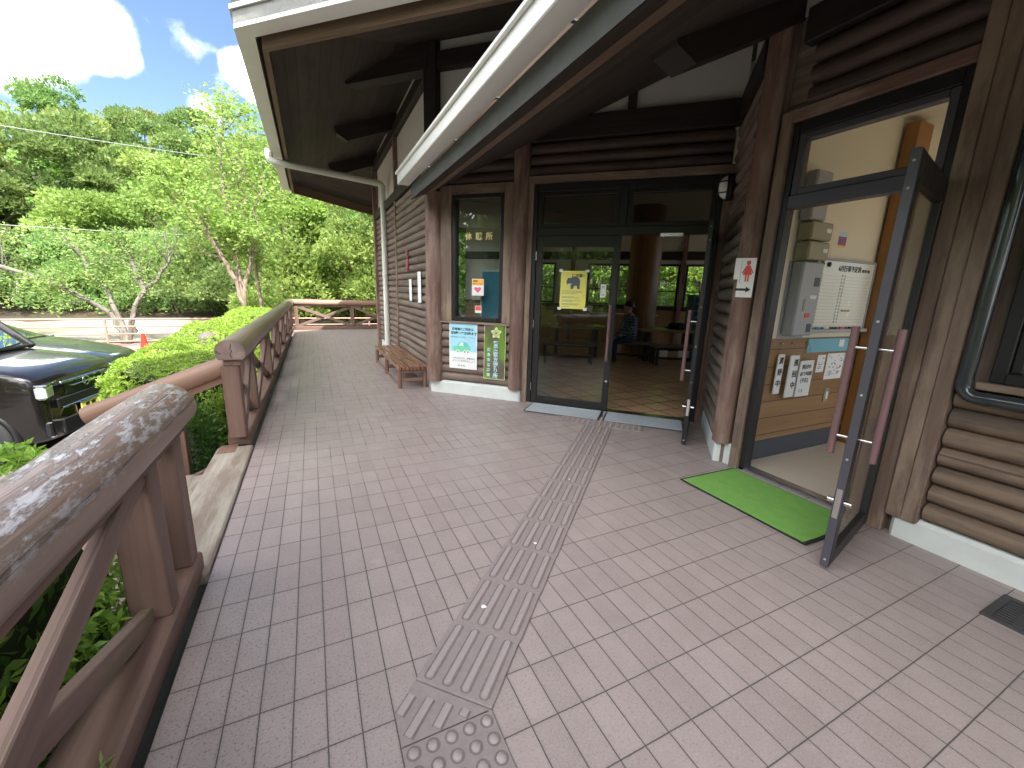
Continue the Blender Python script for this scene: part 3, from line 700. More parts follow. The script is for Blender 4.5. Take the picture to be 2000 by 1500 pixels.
# --- roofs
APX = np.array([6.4, 5.9, 6.02])
EV = [np.array(p) for p in ((3.6, -1.03), (0.0, 2.57), (0.0, 9.2), (4.6, 13.8), (9.5, 13.2), (14.4, 6.0), (11.5, -1.4))]
EZ = 3.5
sof = MB(); top = MB()
for k in range(len(EV)):
    a, c = EV[k], EV[(k + 1) % len(EV)]
    A = np.array([*a, EZ]); Cc = np.array([*c, EZ]); u = (Cc - A) / np.linalg.norm(Cc - A); n3 = np.cross(Cc - A, APX - A); n3 /= np.linalg.norm(n3); v = np.cross(n3, u)
    tri = [A, Cc, APX]; g = [np.array([(p - A) @ u, (p - A) @ v, k * 7.3]) for p in tri]
    sof.add(tri, [(0, 1, 2)], g)
    up = np.array([0, 0, .17]); top.add([p + up for p in tri], [(2, 1, 0)])
    if k in (0, 1, 2, 6): pass
    top.add([A, Cc, Cc + up, A + up], [(0, 1, 2, 3)])
rf = part(top, 'roof', M['stone']); sof.build('soffit', M['soffit'], rf)
def eave(a, c, ein, name_mat=True):
    a = np.array([*a, 0.]); c = np.array([*c, 0.]); u = (c - a) / np.linalg.norm(c - a); o = np.array([u[1], -u[0], 0.])   # o = outward (counterclockwise ring)
    return a, c, u, o
ring = EV
gut = MB(); fas = MB(); cap = MB()
def offs(i, d):
    """corner i of the eave ring moved outward by d"""
    p = EV[i]; a = EV[i - 1]; c = EV[(i + 1) % len(EV)]
    u1 = (p - a) / np.linalg.norm(p - a); u2 = (c - p) / np.linalg.norm(c - p)
    n1 = np.array([-u1[1], u1[0]]); n2 = np.array([-u2[1], u2[0]])
    m = n1 + n2; m /= np.linalg.norm(m); s = d / max(.3, m @ n1); q = p + m * s
    return q
cen = APX[:2]
sgn = 1 if np.linalg.norm(offs(1, .1) - cen) > np.linalg.norm(EV[1] - cen) else -1
def ringband(mb, d0, d1, z0, z1, segs):
    for k in segs:
        a0, c0 = offs(k, sgn * d0), offs((k + 1) % len(EV), sgn * d0); a1, c1 = offs(k, sgn * d1), offs((k + 1) % len(EV), sgn * d1)
        V = [(*a0, z0), (*c0, z0), (*c1, z0), (*a1, z0), (*a0, z1), (*c0, z1), (*c1, z1), (*a1, z1)]
        u = (c0 - a0) / np.linalg.norm(c0 - a0); G = [np.array([(np.array(p[:2]) - a0) @ u, p[2], (np.array(p[:2]) - a0) @ np.array([-u[1], u[0]])]) + k * 3.1 for p in V]
        mb.add(V, [(0, 1, 2, 3)[::-1], (4, 5, 6, 7), (0, 1, 5, 4), (2, 3, 7, 6), (1, 2, 6, 5), (3, 0, 4, 7)], G)
ringband(gut, -.15, 0.0, 3.47, 3.60, (0, 1, 2)); ringband(cap, -.15, .02, 3.602, 3.635, (0, 1, 2))
go = gut.build('gutter', M['gutter'], rf); cap.build('gutter_lip', M['gutter'], rf)
ringband(fas, -.245, -.195, 3.40, 3.66, (0, 1, 2)); fas.build('eave_beam', M['eave'], rf)
# cantilevered rafters under the main eave
def rafter(p_in, p_out, w, h, mat='beam', chamfer=.12, drop=.0):
    p_in = np.array(p_in, float); p_out = np.array(p_out, float); x = p_out - p_in; L = np.linalg.norm(x); x /= L
    y = np.cross(Z, x); y /= np.linalg.norm(y); z = np.cross(x, y)
    b = MB(); poly = [(0, -h / 2), (L - chamfer, -h / 2), (L, -h / 2 + h * .55), (L, h / 2), (0, h / 2)]
    b.prism(poly, -w / 2, w / 2, [x, z, -y], p_in); b.build('rafter', M[mat], rf)
def sofz(x): return EZ + x * (APX[2] - EZ) / APX[0]
for yy in (5.86, 8.2):
    rafter((2.1, yy, sofz(2.1) - .11), (.98, yy, sofz(.98) - .11), .16, .26)
e = WF.P(-.02, .02, 0); q = WF.P(-1.32, .02, 0)
rafter((e[0], e[1], 4.09), (q[0], q[1], 4.06), .17, .40)
# porch roof
PS = .5
def pz(x): return 2.56 + PS * (x - 1.87)
pp = [(1.62, -7.5), (1.62, 3.32), (1.95, 3.32), (4.40, .86), (4.28, .82), (3.60, .16), (3.60, -7.5)]
b = MB(); b.add([(x, y, pz(x)) for x, y in pp], [tuple(range(len(pp)))[::-1]], [(y, x * 1.118, 3.3) for x, y in pp]); ps = b
b2 = MB(); up = .16; n = len(pp); b2.add([(x, y, pz(x) + .004) for x, y in pp] + [(x, y, pz(x) + up) for x, y in pp], [tuple(range(n, 2 * n))] + [(k, (k + 1) % n, n + (k + 1) % n, n + k) for k in range(n)])
pr = part(b2, 'porch_roof', M['stone']); ps.build('soffit', M['soffit'], pr)
def ybeam(x0, x1, z0, z1, y0, y1, name, mat, ch=.004, lab=None):
    b = MB(); b.box(((x0 + x1) / 2, (y0 + y1) / 2, (z0 + z1) / 2), (x1 - x0, y1 - y0, z1 - z0), ch=ch); return b.build(name, mat, pr, lab)
ybeam(1.47, 1.61, 2.60, 2.715, -7.5, 3.36, 'gutter', M['gutter'], .006); ybeam(1.445, 1.47, 2.705, 2.735, -7.5, 3.36, 'gutter_lip', M['gutter'], .005)
ybeam(1.76, 1.86, 2.525, 2.80, -7.5, 3.35, 'eave_beam', M['eave'])
b = MB()
for yy in np.arange(-6.5, 3, .9): b.box((1.68, yy, 2.62), (.13, .025, .012), ch=.002)
b.build('gutter_clip', M['steel'], pr)
rafter((3.75, .12, pz(3.75) - .05), (2.5, .12, pz(2.5) - .05), .2, .23, 'beam')
# downpipe from the main gutter to the wall
b = MB(); A = np.array([-.04, 6.3, 3.47]); E2 = np.array([1.84, 6.88, 3.36])
pts = [A + (0, 0, .05), A - (0, 0, .06), A + (.02, .0, -.1), A + (.06, .01, -.125)]; pts += [E2 + (-.1, 0, 0), E2 + (-.03, 0, -.01), E2 + (0, 0, -.05), E2 + (0, 0, -.12), np.array([1.84, 6.88, .05])]
b.tube(pts, .056, 16)
for p, d in ((A - (0, 0, .03), (0, 0, 1)), (E2 - (0, 0, .1), (0, 0, 1)), (E2 + (-.14, 0, .003), (1, .24, 0)), (np.array([1.84, 6.88, 1.64]), (0, 0, 1)), (np.array([1.84, 6.88, 3.02]), (0, 0, 1))):
    d = np.array(d, float) / np.linalg.norm(d); b.tube([p - d * .025, p + d * .025], .062, 16)
dp = part(b, 'downpipe', M['pipe'])
b = MB()
for zz in (1.64, 3.02): b.bar((1.84, 6.88, zz), (1.88, 6.68, zz), .012, .02); b.bar((1.88, 6.88, zz), (1.94, 6.88, zz), .012, .02)
b.build('pipe_bracket', M['alu'], dp)

# --- inside of the hall
def openwall(W, L, z0, z1, th, wins, mat_lo, mat_hi, zsplit, name='inner_wall'):
    lo = MB(); hi = MB(); ed = sorted(wins)
    segs = []; a = 0
    for (s0, s1, za, zb) in ed:
        segs.append((a, s0, None)); segs.append((s0, s1, (za, zb))); a = s1
    segs.append((a, L, None))
    for a0, a1, op in segs:
        if a1 - a0 < .01: continue
        for za, zb in ([(z0, z1)] if op is None else [(z0, op[0]), (op[1], z1)]):
            if za < zsplit: W.box(lo, a0, a1, za, min(zb, zsplit), -th, 0, 0)
            if zb > zsplit: W.box(hi, a0, a1, max(za, zsplit), zb, -th, 0, 0)
    part(lo, name, M[mat_lo]); part(hi, name, M[mat_hi])
WFar = Wall((5.0, 11.0), (1, -1), (-1, -1)); r2 = math.sqrt(2); s0 = 2.2 * r2
FW = [(s0 - .62, s0 - .18, 1.15, 2.22), (s0 + .9, s0 + 1.5, 1.15, 2.2), (s0 + 1.74, s0 + 2.35, 1.12, 2.2), (s0 + 2.62, s0 + 3.29, 1.12, 2.2), (s0 + 3.55, s0 + 4.2, 1.12, 2.2), (s0 + 4.5, s0 + 5.1, 1.12, 2.2)]
openwall(WFar, 6.2 * r2, 0, 3.6, .14, FW, 'pine', 'plaster_in', 1.08)
b = MB(); WFar.box(b, 0, 6.2 * r2, 2.36, 2.58, .002, .06); WFar.box(b, 0, 6.2 * r2, 1.0, 1.08, .002, .03); part(b, 'wall_beam', M['furn'])
for f in (s0 + .4, s0 + 3.42, s0 + 1.62):
    b = MB(); WFar.box(b, f - .06, f + .06, 0, 3.2, .002, .08); part(b, 'wall_post', M['post'])
for s_0, s_1, za, zb in FW:
    b = MB(); WFar.box(b, s_0 - .05, s_0, za - .05, zb + .05, -.1, .03); WFar.box(b, s_1, s_1 + .05, za - .05, zb + .05, -.1, .03); WFar.box(b, s_0, s_1, zb, zb + .05, -.1, .03); WFar.box(b, s_0, s_1, za - .05, za, -.1, .04); WFar.box(b, s_0, s_1, (za + zb) / 2 - .15, (za + zb) / 2 - .12, -.06, -.02)
    wo = part(b, 'window', M['furn']); b = MB(); WFar.box(b, s_0, s_1, za, zb, -.05, -.045, 0); b.build('pane', M['glass2'], wo)
b = MB(); WFar.box(b, s0 + 1.0, s0 + 2.9, .84, .87, .01, .05); part(b, 'wall_rail', M['white'])
WNW = Wall((1.98, 8.3), (1, 1), (1, -1)); openwall(WNW, 3.75, 0, 3.6, .14, [(.75, 1.35, 1.0, 2.1), (2.2, 3.6, .3, 2.95)], 'pine', 'plaster_in', .95)  # the taller opening is added to bring more light into the hall
for s_0, s_1 in ((.75, 1.35),):
    b = MB(); WNW.box(b, s_0 - .05, s_0, .95, 2.15, -.1, .03); WNW.box(b, s_1, s_1 + .05, .95, 2.15, -.1, .03); WNW.box(b, s_0, s_1, 2.1, 2.15, -.1, .03); WNW.box(b, s_0, s_1, .95, 1.0, -.1, .04); wo = part(b, 'window', M['furn'])
    b = MB(); WNW.box(b, s_0, s_1, 1.0, 2.1, -.05, -.045, 0); b.build('pane', M['glass2'], wo)
WE = Wall((9.6, 1.05), (1.6, 3.75), (-3.75, 1.6)); openwall(WE, 4.08, 0, 3.6, .14, [(.2, 1.35, .3, 2.95), (1.5, 2.6, .3, 2.95), (2.75, 3.9, .3, 2.95)], 'pine', 'plaster_in', 1.05)  # tall openings added on this unseen side to brighten the hall
WSo = Wall((4.40, 1.02), (1, 0), (0, 1)); openwall(WSo, 5.2, 0, 3.6, .1, [], 'pine', 'plaster_in', 1.05)
WLi = Wall((2.09, 3.4), (0, 1), (1, 0)); openwall(WLi, 4.9, 0, 3.6, .02, [], 'pine', 'plaster_in', 1.0)
b = MB(); WLi.box(b, 0, 4.9, 2.36, 2.56, .002, .05); WLi.box(b, 2.4, 2.5, 0, 3.2, .002, .06); part(b, 'wall_beam', M['furn'])
b = MB(); b.add([(x, y, 3.3) for x, y in hp], [tuple(range(len(hp)))[::-1]]); part(b, 'ceiling', M['plaster_in'])
b = MB(); b.tube([(7.3, 5.35, 0), (7.3, 5.35, 1.6), (7.3, 5.35, 3.3)], [.36, .345, .34], 28, wob=.01); part(b, 'hall_pillar', M['pillar'])
# --- inside of the office
WO = Wall((3.72, .03), (1, 0), (0, -1))
b = MB(); WO.box(b, 0, 4.7, 1.07, 3.0, -.06, 0, 0); part(b, 'office_wall', M['cream'])
b = MB(); WO.box(b, 0, 4.7, .18, 1.068, -.06, .012, 0); part(b, 'wainscot', M['pine'])
b = MB(); WO.box(b, 0, 4.7, .0, .179, -.06, .018, .003); part(b, 'skirting', M['basegrey'])
b = MB(); WO.box(b, 1.44, 1.68, 0.0, 2.9, .02, .12); part(b, 'office_post', M['pinepost'])
WOb = Wall((8.4, .03), (0, -1), (-1, 0)); openwall(WOb, 4.05, 0, 3.0, .06, [(.8, 3.4, .9, 2.3)], 'pine', 'cream', 1.05, 'office_wall')
WOs = Wall((3.72, -4.0), (1, 0), (0, 1)); openwall(WOs, 4.7, 0, 3.0, .06, [(.4, 4.2, .85, 2.4)], 'pine', 'cream', 1.05, 'office_wall')
b = MB(); b.add([(3.62, -4.06, 2.95), (8.46, -4.06, 2.95), (8.46, .09, 2.95), (3.62, .09, 2.95)], [(0, 1, 2, 3)[::-1]]); b.add([(3.62, -4.06, 3.05), (8.46, -4.06, 3.05), (8.46, .09, 3.05), (3.62, .09, 3.05)], [(0, 1, 2, 3)]); part(b, 'ceiling', M['cream'])
# ------------------------------------------------------------------ tactile paving
u45 = np.array([.7071, .7071, 0]); v45 = np.array([.7071, -.7071, 0])
def bar_tile(name='guide_tile'):
    t = empty(name, (0, 0, 0), 'ribbed guide tile in the diagonal tactile strip across the porch', 'guide tile', 'ribbed tactile tiles leading to the hall door')
    ax = [u45, v45, Z]
    b = MB(); b.box((0, 0, .0045), (.297, .297, .009), ax, .002); b.build('tile_base', M['tact'], t)
    for k in range(4):
        y = (-.108 + .072 * k); b = MB(); prof = []; L = .130; w = .0145
        for i in range(9): a = -math.pi / 2 + math.pi * i / 8; prof.append((L - w + w * math.cos(a), w * math.sin(a)))
        for i in range(9): a = math.pi / 2 + math.pi * i / 8; prof.append((-(L - w) + w * math.cos(a), w * math.sin(a)))
        n = len(prof); P0 = [u45 * p + v45 * (y + q) for p, q in prof]; P1 = [u45 * (p * .985) + v45 * (y + q * .72) for p, q in prof]
        b.add([p + Z * .0085 for p in P0] + [p + Z * .0145 for p in P1], [tuple(range(n, 2 * n))] + [(i, (i + 1) % n, n + (i + 1) % n, n + i) for i in range(n)])
        b.build('raised_bar', M['tactbar'], t)
        gr = [(p * 1.035 + .002 * math.sin(i * 2.1), q * 1.42 + .0012 * math.sin(i * 3.7)) for i, (p, q) in enumerate(prof)]; b = MB(); b.add([u45 * p + v45 * (y + q) + Z * .0096 for p, q in gr], [tuple(range(n))]); b.build('grime', M['grime'], t)
    return t
bt = bar_tile(); c0 = np.array([.901, -.890, 0]); stp = np.array([.2115, .2055, 0])
for k in range(11):
    o = bt if k == 0 else copy_tree(bt)
    o.location = c0 + stp * k
    if k in (1, 3, 6):
        m_ = MB()
        for _ in range(1): cx_, cy_ = random.uniform(-.09, .09), random.uniform(-.09, .09); r_ = random.uniform(.005, .012); m_.prism([(cx_ + r_ * (1 + .3 * math.sin(3 * a_ + cx_ * 90)) * math.cos(a_), cy_ + r_ * 1.3 * math.sin(a_)) for a_ in np.linspace(0, 6.283, 11)[:-1]], .0092, .0101, [u45, v45, Z], tuple(o.location))
        m_.build('white_spot', M['paper'], o)
    if k == 0: o['label'] = 'ribbed guide tile with bird droppings, first whole one after the studded tile'
    if k == 10: o['label'] = 'ribbed guide tile farthest along, against the studded tiles by the door mats'
    if 0 < k < 10: o['label'] = 'ribbed guide tile in the middle run of the diagonal tactile strip'
b = MB(); P3 = [(.603, -.985), (.603, -1.1), (.888, -1.1), (.688, -.893)]
b.prism(P3, 0, .009); t = b.build('guide_tile', M['tact'], None, 'cut triangular ribbed tile joining the strip to the studded tile', 'guide tile', 'ribbed tactile tiles leading to the hall door')
for q0, q1 in (((.614, -1.0), (.667, -.947)), ((.625, -1.08), (.722, -.985)), ((.715, -1.088), (.774, -1.03)), ((.802, -1.088), (.822, -1.07))):
    q0 = np.array([*q0, .0]); q1 = np.array([*q1, .0]); b = MB(); b.bar(q0 + Z * .0115, q1 + Z * .0115, .026, .006, ch=.0028); b.build('raised_bar', M['tactbar'], t)
    b = MB(); b.bar(q0 + Z * .0091, q1 + Z * .0091, .038, .0012, ch=.0003); b.build('grime', M['grime'], t)
def dot_tile(c, ax, w, h, nx_, ny_, lab):
    t = empty('studded_tile', tuple(c), lab, 'studded tile', 'studded warning tiles'); c = np.array(c, float)
    b = MB(); b.box(c + Z * .0045, (w, h, .009), ax, .002); b.build('tile_base', M['tact'], t)
    b = MB()
    for i in range(nx_):
        for j in range(ny_):
            p = c + ax[0] * (w * ((i + .5) / nx_ - .5)) + ax[1] * (h * ((j + .5) / ny_ - .5))
            b.lathe([(.0165, .0085), (.0155, .012), (.0135, .0143), (0.0001, .0147)], p, 16); b.lathe([(.0165, .0094), (.023, .0094)], p, 16, mat=1)
    o = b.build('studs', [M['tactbar'], M['grime']], t)
X_ = [np.array([1., 0, 0]), np.array([0, 1., 0]), Z]
dot_tile((.751, -1.252, 0), X_, .297, .297, 5, 5, 'square studded tile at the near end of the diagonal tactile strip')
dot_tile((.751, -1.554, 0), X_, .297, .297, 5, 5, 'square studded tile nearest the photographer, cut by the picture edge')
ax_ = [v45, u45, Z]
for k, l in ((-1, 'studded tile under the left grey mat, left of the ribbed strip'), (0, 'studded tile where the ribbed strip ends at the grey mats'), (1, 'studded tile under the right grey mat, right of the ribbed strip')):
    dot_tile(np.array([3.235, 1.375, 0]) + v45 * (.3 * k), ax_, .297, .297, 5, 5, l)

# ------------------------------------------------------------------ mats and drain
def mat(name, lab, pts, z, m, edge, cat='door mat', group=None, inset=.018):
    e = MB(); P = [np.array(p, float) for p in pts]; cen_ = sum(P) / len(P)
    n = len(P); Q = [cen_ + (p - cen_) * (1 - inset / np.linalg.norm(p - cen_) * 1.3) for p in P]
    t = empty(name, (cen_[0], cen_[1], 0), lab, cat, group)
    e.prism([tuple(p) for p in P], .012 if z > .012 else .001, z * .55); e.build('rubber_edge', M['black'], t)
    b = MB(); b.prism([tuple(p) for p in Q], z * .5, z); b.build('pile', m, t)
mat('door_mat', 'bright green door mat with black edge in front of the office door', [(3.51, -.045), (2.92, -.035), (2.92, -.955), (3.51, -.965)], .016, M['turf'], None)
W0 = lambda s, d: tuple((WF.P(s, d, 0))[:2])
for s0_, s1_, l in ((1.42, 2.31, 'grey door mat under the closed glass door leaf'), (2.345, 3.2, 'grey door mat before the open half of the double door')):
    mat('door_mat', l, [W0(s0_, .45), W0(s1_, .45), W0(s1_, .07), W0(s0_, .07)], .021, M['matgrey'], None, group='grey mats at the double door')
t = empty('drain_grate', (3.28, -1.86, 0), 'dark cast iron drain grate set into the tiles at the right', 'drain grate')
b = MB(); b.box((3.28, -1.61, .004), (.3, .03, .008)); b.box((3.28, -1.99, .004), (.3, .03, .008)); b.box((3.145, -1.8, .004), (.03, .349, .008)); b.box((3.415, -1.8, .004), (.03, .349, .008))
for j in range(3): b.box((3.28, -1.7 - .1 * j, .004), (.238, .028, .007))
for i in range(9): b.box((3.18 + .025 * i, -1.8, .0035), (.011, .345, .006))
b.build('grate_frame', M['grate'], t); b = MB(); b.box((3.28, -1.8, .0015), (.3, .4, .002)); b.build('drain_pit', M['black'], t)

# ------------------------------------------------------------------ bench
t = empty('slatted_bench', (1.65, 4.75, 0), 'low brown slatted wooden bench against the log wall', 'bench')
x0, x1, y0, y1, zt = 1.455, 1.87, 3.58, 5.93, .315
for k in range(8):
    xx = x0 + (x1 - x0) * (k + .5) / 8; b = MB(); b.box((xx, (y0 + y1) / 2, zt - .025), (.041, y1 - y0, .05), ch=.005); b.build('slat', M['bench'], t)
for yy in (y0 + .07, (y0 + y1) / 2, y1 - .07):
    b = MB(); b.box(((x0 + x1) / 2, yy, zt - .078), (x1 - x0 - .03, .05, .052)); b.box(((x0 + x1) / 2, yy, .12), (x1 - x0 - .12, .03, .055)); b.build('cross_rail', M['benchleg'], t)
    for xx in (x0 + .03, x1 - .03):
        b = MB(); b.tube([(xx, yy, 0), (xx, yy, zt - .052)], .031, 14); b.build('leg', M['benchleg'], t)
b = MB()
for xx in (x0 + .03,): b.tube([(xx, y0 + .09, .035), (xx, y1 - .09, .035)], .012, 8)
b.build('foot_rail', M['benchleg'], t)

# ------------------------------------------------------------------ railings
def bay(t, y_a, y_b, xc, zb, zt_, axis='y'):
    def P(s, o, z): return (xc + o, s, z) if axis == 'y' else (s, xc + o, z)
    for (sa, za), (sb, zb_), o in (((y_a, zb), (y_b, zt_), .012), ((y_a, zt_), (y_b, zb), -.03)):
        b = MB(); b.bar(P(sa, o, za), P(sb, o, zb_), .04, .085, ch=.004); b.build('brace', M['brace'], t)
def railing(name, lab, ys, xc, axis='y', base0=0.0, log_a=None, log_b=None, wts='rail', posts=None, z_log=.835, r=.105, group='wooden deck railings'):
    def P(s, o, z): return (xc + o, s, z) if axis == 'y' else (s, xc + o, z)
    t = empty(name, P(ys[0], 0, 0), lab, 'railing', group)
    a, c = log_a if log_a is not None else ys[0] - .1, log_b if log_b is not None else ys[-1] + .1
    n = max(3, int(abs(c - a) / .4)); pts = [P(a + (c - a) * i / n, .004 * math.sin(i * 1.7), z_log + .004 * math.sin(i * 2.3)) for i in range(n + 1)]
    b = MB(); b.tube(pts, [r * (1 + .03 * math.sin(i * 1.1)) for i in range(n + 1)], 28, wob=.022, flat=-.055); lg = b.build('top_log', M[wts], t)
    if axis == 'y':          # drying crack in the cut end
        b = MB(); yy = a + (-.0015 if a < c else .0015); zz = z_log
        pts = [(.012, .07), (.004, .035), (.013, .01), (.0, -.012), (.01, -.04)]
        b.add([(xc + p - .003, yy, zz + q) for p, q in pts] + [(xc + p + .003, yy, zz + q) for p, q in pts], [(i, i + 1, 6 + i, 5 + i) for i in range(4)]); b.build('crack', M['ink'], lg)
    lo = MB(); L = (a, c); mid = (ys[0] + ys[-1]) / 2
    (lo.box(P(mid, 0, z_log - .085), (.12, abs(ys[-1] - ys[0]) + .12, .05)) if axis == 'y' else lo.box(P(mid, 0, z_log - .085), (abs(ys[-1] - ys[0]) + .12, .12, .05))); lo.build('under_rail', M['railpost'], t)
    lo = MB(); (lo.box(P(mid + base0 / 2, -.03, .055), (.17, abs(ys[-1] - ys[0]) + .16 - base0, .11), ch=.01) if axis == 'y' else lo.box(P(mid, -.0, .055), (abs(ys[-1] - ys[0]) + .1, .15, .11), ch=.01)); lo.build('base_beam', M['railpost'], t)
    for s in ys:
        b = MB(); b.box(P(s, -.02, (.11 + z_log - .11) / 2), ((.125, .105, z_log - .22) if axis == 'y' else (.105, .105, z_log - .22)), ch=.006); b.build('post', M['railpost'], t)
    for s_a, s_b in zip(ys[:-1], ys[1:]):
        if abs(s_b - s_a) > .4: bay(t, s_a + .05, s_b - .05, xc, .12, z_log - .12, axis)
    return t
RX = -.17
railing('wooden_railing', 'near railing with a flaking round top log at the left edge', [-4.2, -2.2, -.28, .035], RX, 'y', 0.0, .13, -4.6, 'rail')
railing('wooden_railing', 'long railing receding along the deck from the post by the steps', [1.86, 2.78, 4.6, 6.4, 8.2, 10.0, 11.75, 12.5], RX, 'y', .15, 1.76, 12.62, 'railmid')
railing('wooden_railing', 'short cross-braced railing closing the far end of the deck', [-.02, 1.62, 3.2, 4.7], 12.53, 'x', 0.0, -.12, 4.9, 'rail2')
t = empty('stair_handrail', (-.2, 1.95, 0), 'plain reddish log handrail sloping down beside the steps', 'handrail')
a = np.array([-.16, 1.93, .735]); c = np.array([-1.13, 1.90, .36]); b = MB(); b.tube([a + (c - a) * k / 4 for k in range(5)], [.082, .083, .082, .081, .079], 24, wob=.012); b.build('top_log', M['rail2'], t)
b = MB(); b.bar(a + (-.04, .0, -.115), a + (c - a) * .86 + (0, 0, -.115), .07, .05); b.build('under_rail', M['rail2'], t)
for f in (.46, .88):
    p = a + (c - a) * f; b = MB(); b.box((p[0], p[1], (p[2] - .13 + GZ) / 2), (.09, .09, p[2] - .13 - GZ)); b.build('post', M['railpost'], t)
t = empty('deck_edge_plank', (-.2, .95, 0), 'grey weathered plank in the gap at the top of the steps', 'plank')
b = MB(); b.box((-.222, .95, -.01), (.262, 1.80, .07), ch=.01); b.build('board', M['kerb'], t)
b = MB(); b.box((-.27, 1.80, .0235), (.13, .2, .004), ch=.001); b.build('stained_end', M['rail2'], t)
t = empty('wooden_steps', (-.7, .95, GZ), 'reddish wooden steps going down from the deck to the car park', 'steps')
for k in range(3):
    z = -.15 - .13 * k; x = -.5 - .3 * k; b = MB(); b.box((x, .95, z - .03), (.31, 1.66, .06), ch=.006); b.build('tread', M['kerb' if k == 0 else 'rail2'], t)
b = MB()
for yy in (.14, 1.77): b = MB(); b.bar((-.34, yy, -.16), (-1.25, yy, GZ + .02), .05, .16); b.build('stringer', M['railpost'], t)

# ------------------------------------------------------------------ wall lamp
t = empty('wall_lamp', (4.1, .85, 2.44), 'oval white bulkhead lamp with dark wire guard beside the column', 'lamp')
LP = WS.P(.16, .05, 2.43); lx = [WS.u, Z, WS.n]
b = MB(); b.lathe([(.0001, 0), (.085, 0), (.085, .035), (.075, .05), (.0001, .05)], (0, 0, 0), 28)
for i, v in enumerate(b.v): pass
def squash(mb, c, ax, sx, sy):
    A = np.array(ax); c = np.array(c); mb.v = [tuple(c + np.array([p[0] * sx, p[1] * sy, p[2]]) @ A) for p in mb.v]; return mb
squash(b, LP, lx, 1.0, 1.45); b.build('lamp_body', M['alu'], t)
b = MB(); b.lathe([(.072, .05), (.066, .085), (.05, .112), (.025, .126), (.0001, .13)], (0, 0, 0), 28); squash(b, LP, lx, 1.0, 1.5); b.build('lamp_globe', M['lampglass'], t)
b = MB(); rr = [( .078 * math.cos(a), .125 * math.sin(a)) for a in np.linspace(0, 2 * math.pi, 33)]
b.tube([LP + WS.u * x + Z * y + WS.n * .055 for x, y in rr], .008, 8, caps=False)
for zz in (-.055, .045): b.tube([LP + WS.u * (.072 * math.cos(a)) + Z * zz + WS.n * (.05 + .085 * math.sin(a)) for a in np.linspace(0, math.pi, 13)], .006, 8)
b.build('lamp_guard', M['alu'], t)

# ------------------------------------------------------------------ signs on the front wall
RU = (np.array([.7071, -.7071, 0]), Z)        # reading direction and up on the front wall
def plate(W, a0, a1, z0, z1, o, th, m, parent, name, mb=None):
    b = MB(); W.box(b, a0, a1, z0, z1, o, o + th, .002); return b.build(name, m, parent)
def flat(W, pts, o, th, m, parent, name):
    """outline (a, z) on wall W"""
    b = MB(); P0 = [W.P(a, o, z) for a, z in pts]; P1 = [W.P(a, o + th, z) for a, z in pts]; n = len(pts)
    b.add(P0 + P1, [tuple(range(n, 2 * n)), tuple(range(n))[::-1]] + [(i, (i + 1) % n, n + (i + 1) % n, n + i) for i in range(n)]); 
    return b.build(name, m, parent)
def txt(W, s, size, a, z, o, m, parent, **k): return put_text(s, size, W.P(a, o, z), W.u, (0, 0, 1), m, parent, 'lettering', **k)
# gold letters on the window
for ch, a in zip('休憩所', (.435, .565, .693)):
    pass
t = empty('window_lettering', tuple(WF.P(.56, 0, 2.04)), 'gold characters on the narrow bay window glass', 'lettering')
for ch, a in zip('休憩所', (.425, .565, .705)): txt(WF, ch, .095, a, 2.005, -.0125, M['gold'], t, bold=.0018)
# parking sign
a0, a1, z0, z1 = .232, .636, .357, .962
t = empty('parking_sign', tuple(WF.P(.43, .04, .66)), 'white and sky blue parking hours sign with a green cartoon car', 'sign')
plate(WF, a0, a1, z0, z1, .045, .006, M['white'], t, 'sign_plate')
plate(WF, a0 + .012, a1 - .012, .588, z1 - .012, .0515, .001, M['lightblue'], t, 'blue_field')
txt(WF, '駐車場のご利用は、', .038, a0 + .045, .868, .053, M['ink'], t, bold=.0010)
txt(WF, '朝8時〜夕方5時まで', .041, a0 + .03, .815, .053, M['ink'], t, bold=.0012)
txt(WF, '閉門時間までに退場してください', .0235, a0 + .025, .768, .053, M['inkgrey'], t)
txt(WF, 'みなさまどの、停車中は', .029, a0 + .055, .488, .053, M['inkgrey'], t)
txt(WF, 'エンジンを切りましょう', .030, a0 + .05, .452, .053, M['inkgrey'], t)
txt(WF, '府 中 町', .030, a0 + .13, .388, .053, M['inkgrey'], t)
ca = (a0 + a1) / 2
body = [(-.145, .0), (-.15, .03), (-.135, .055), (-.08, .06), (-.06, .1), (-.03, .118), (.04, .118), (.075, .1), (.1, .06), (.115, .03), (.105, .0), (.03, -.012), (-.08, -.015)]
flat(WF, [(ca - .005 + x, .60 + z) for x, z in body], .0525, .001, M['green'], t, 'car_picture')
flat(WF, [(ca + x, .60 + z) for x, z in [(-.055, .062), (-.04, .098), (-.02, .108), (.005, .108), (.005, .064)]], .0537, .0008, M['white'], t, 'car_picture_window'); flat(WF, [(ca + x, .60 + z) for x, z in [(.02, .064), (.02, .108), (.045, .106), (.07, .064)]], .0537, .0008, M['lightblue2'], t, 'car_picture_window')
for x in (-.075, .03, .075): flat(WF, [(ca + x + .022 * math.cos(q), .588 + .026 * math.sin(q)) for q in np.linspace(0, 2 * math.pi, 17)[:-1]], .0545, .0008, M['white'], t, 'car_picture_wheel'); flat(WF, [(ca + x + .011 * math.cos(q), .588 + .014 * math.sin(q)) for q in np.linspace(0, 2 * math.pi, 13)[:-1]], .0555, .0006, M['inkgrey'], t, 'car_picture_hub')
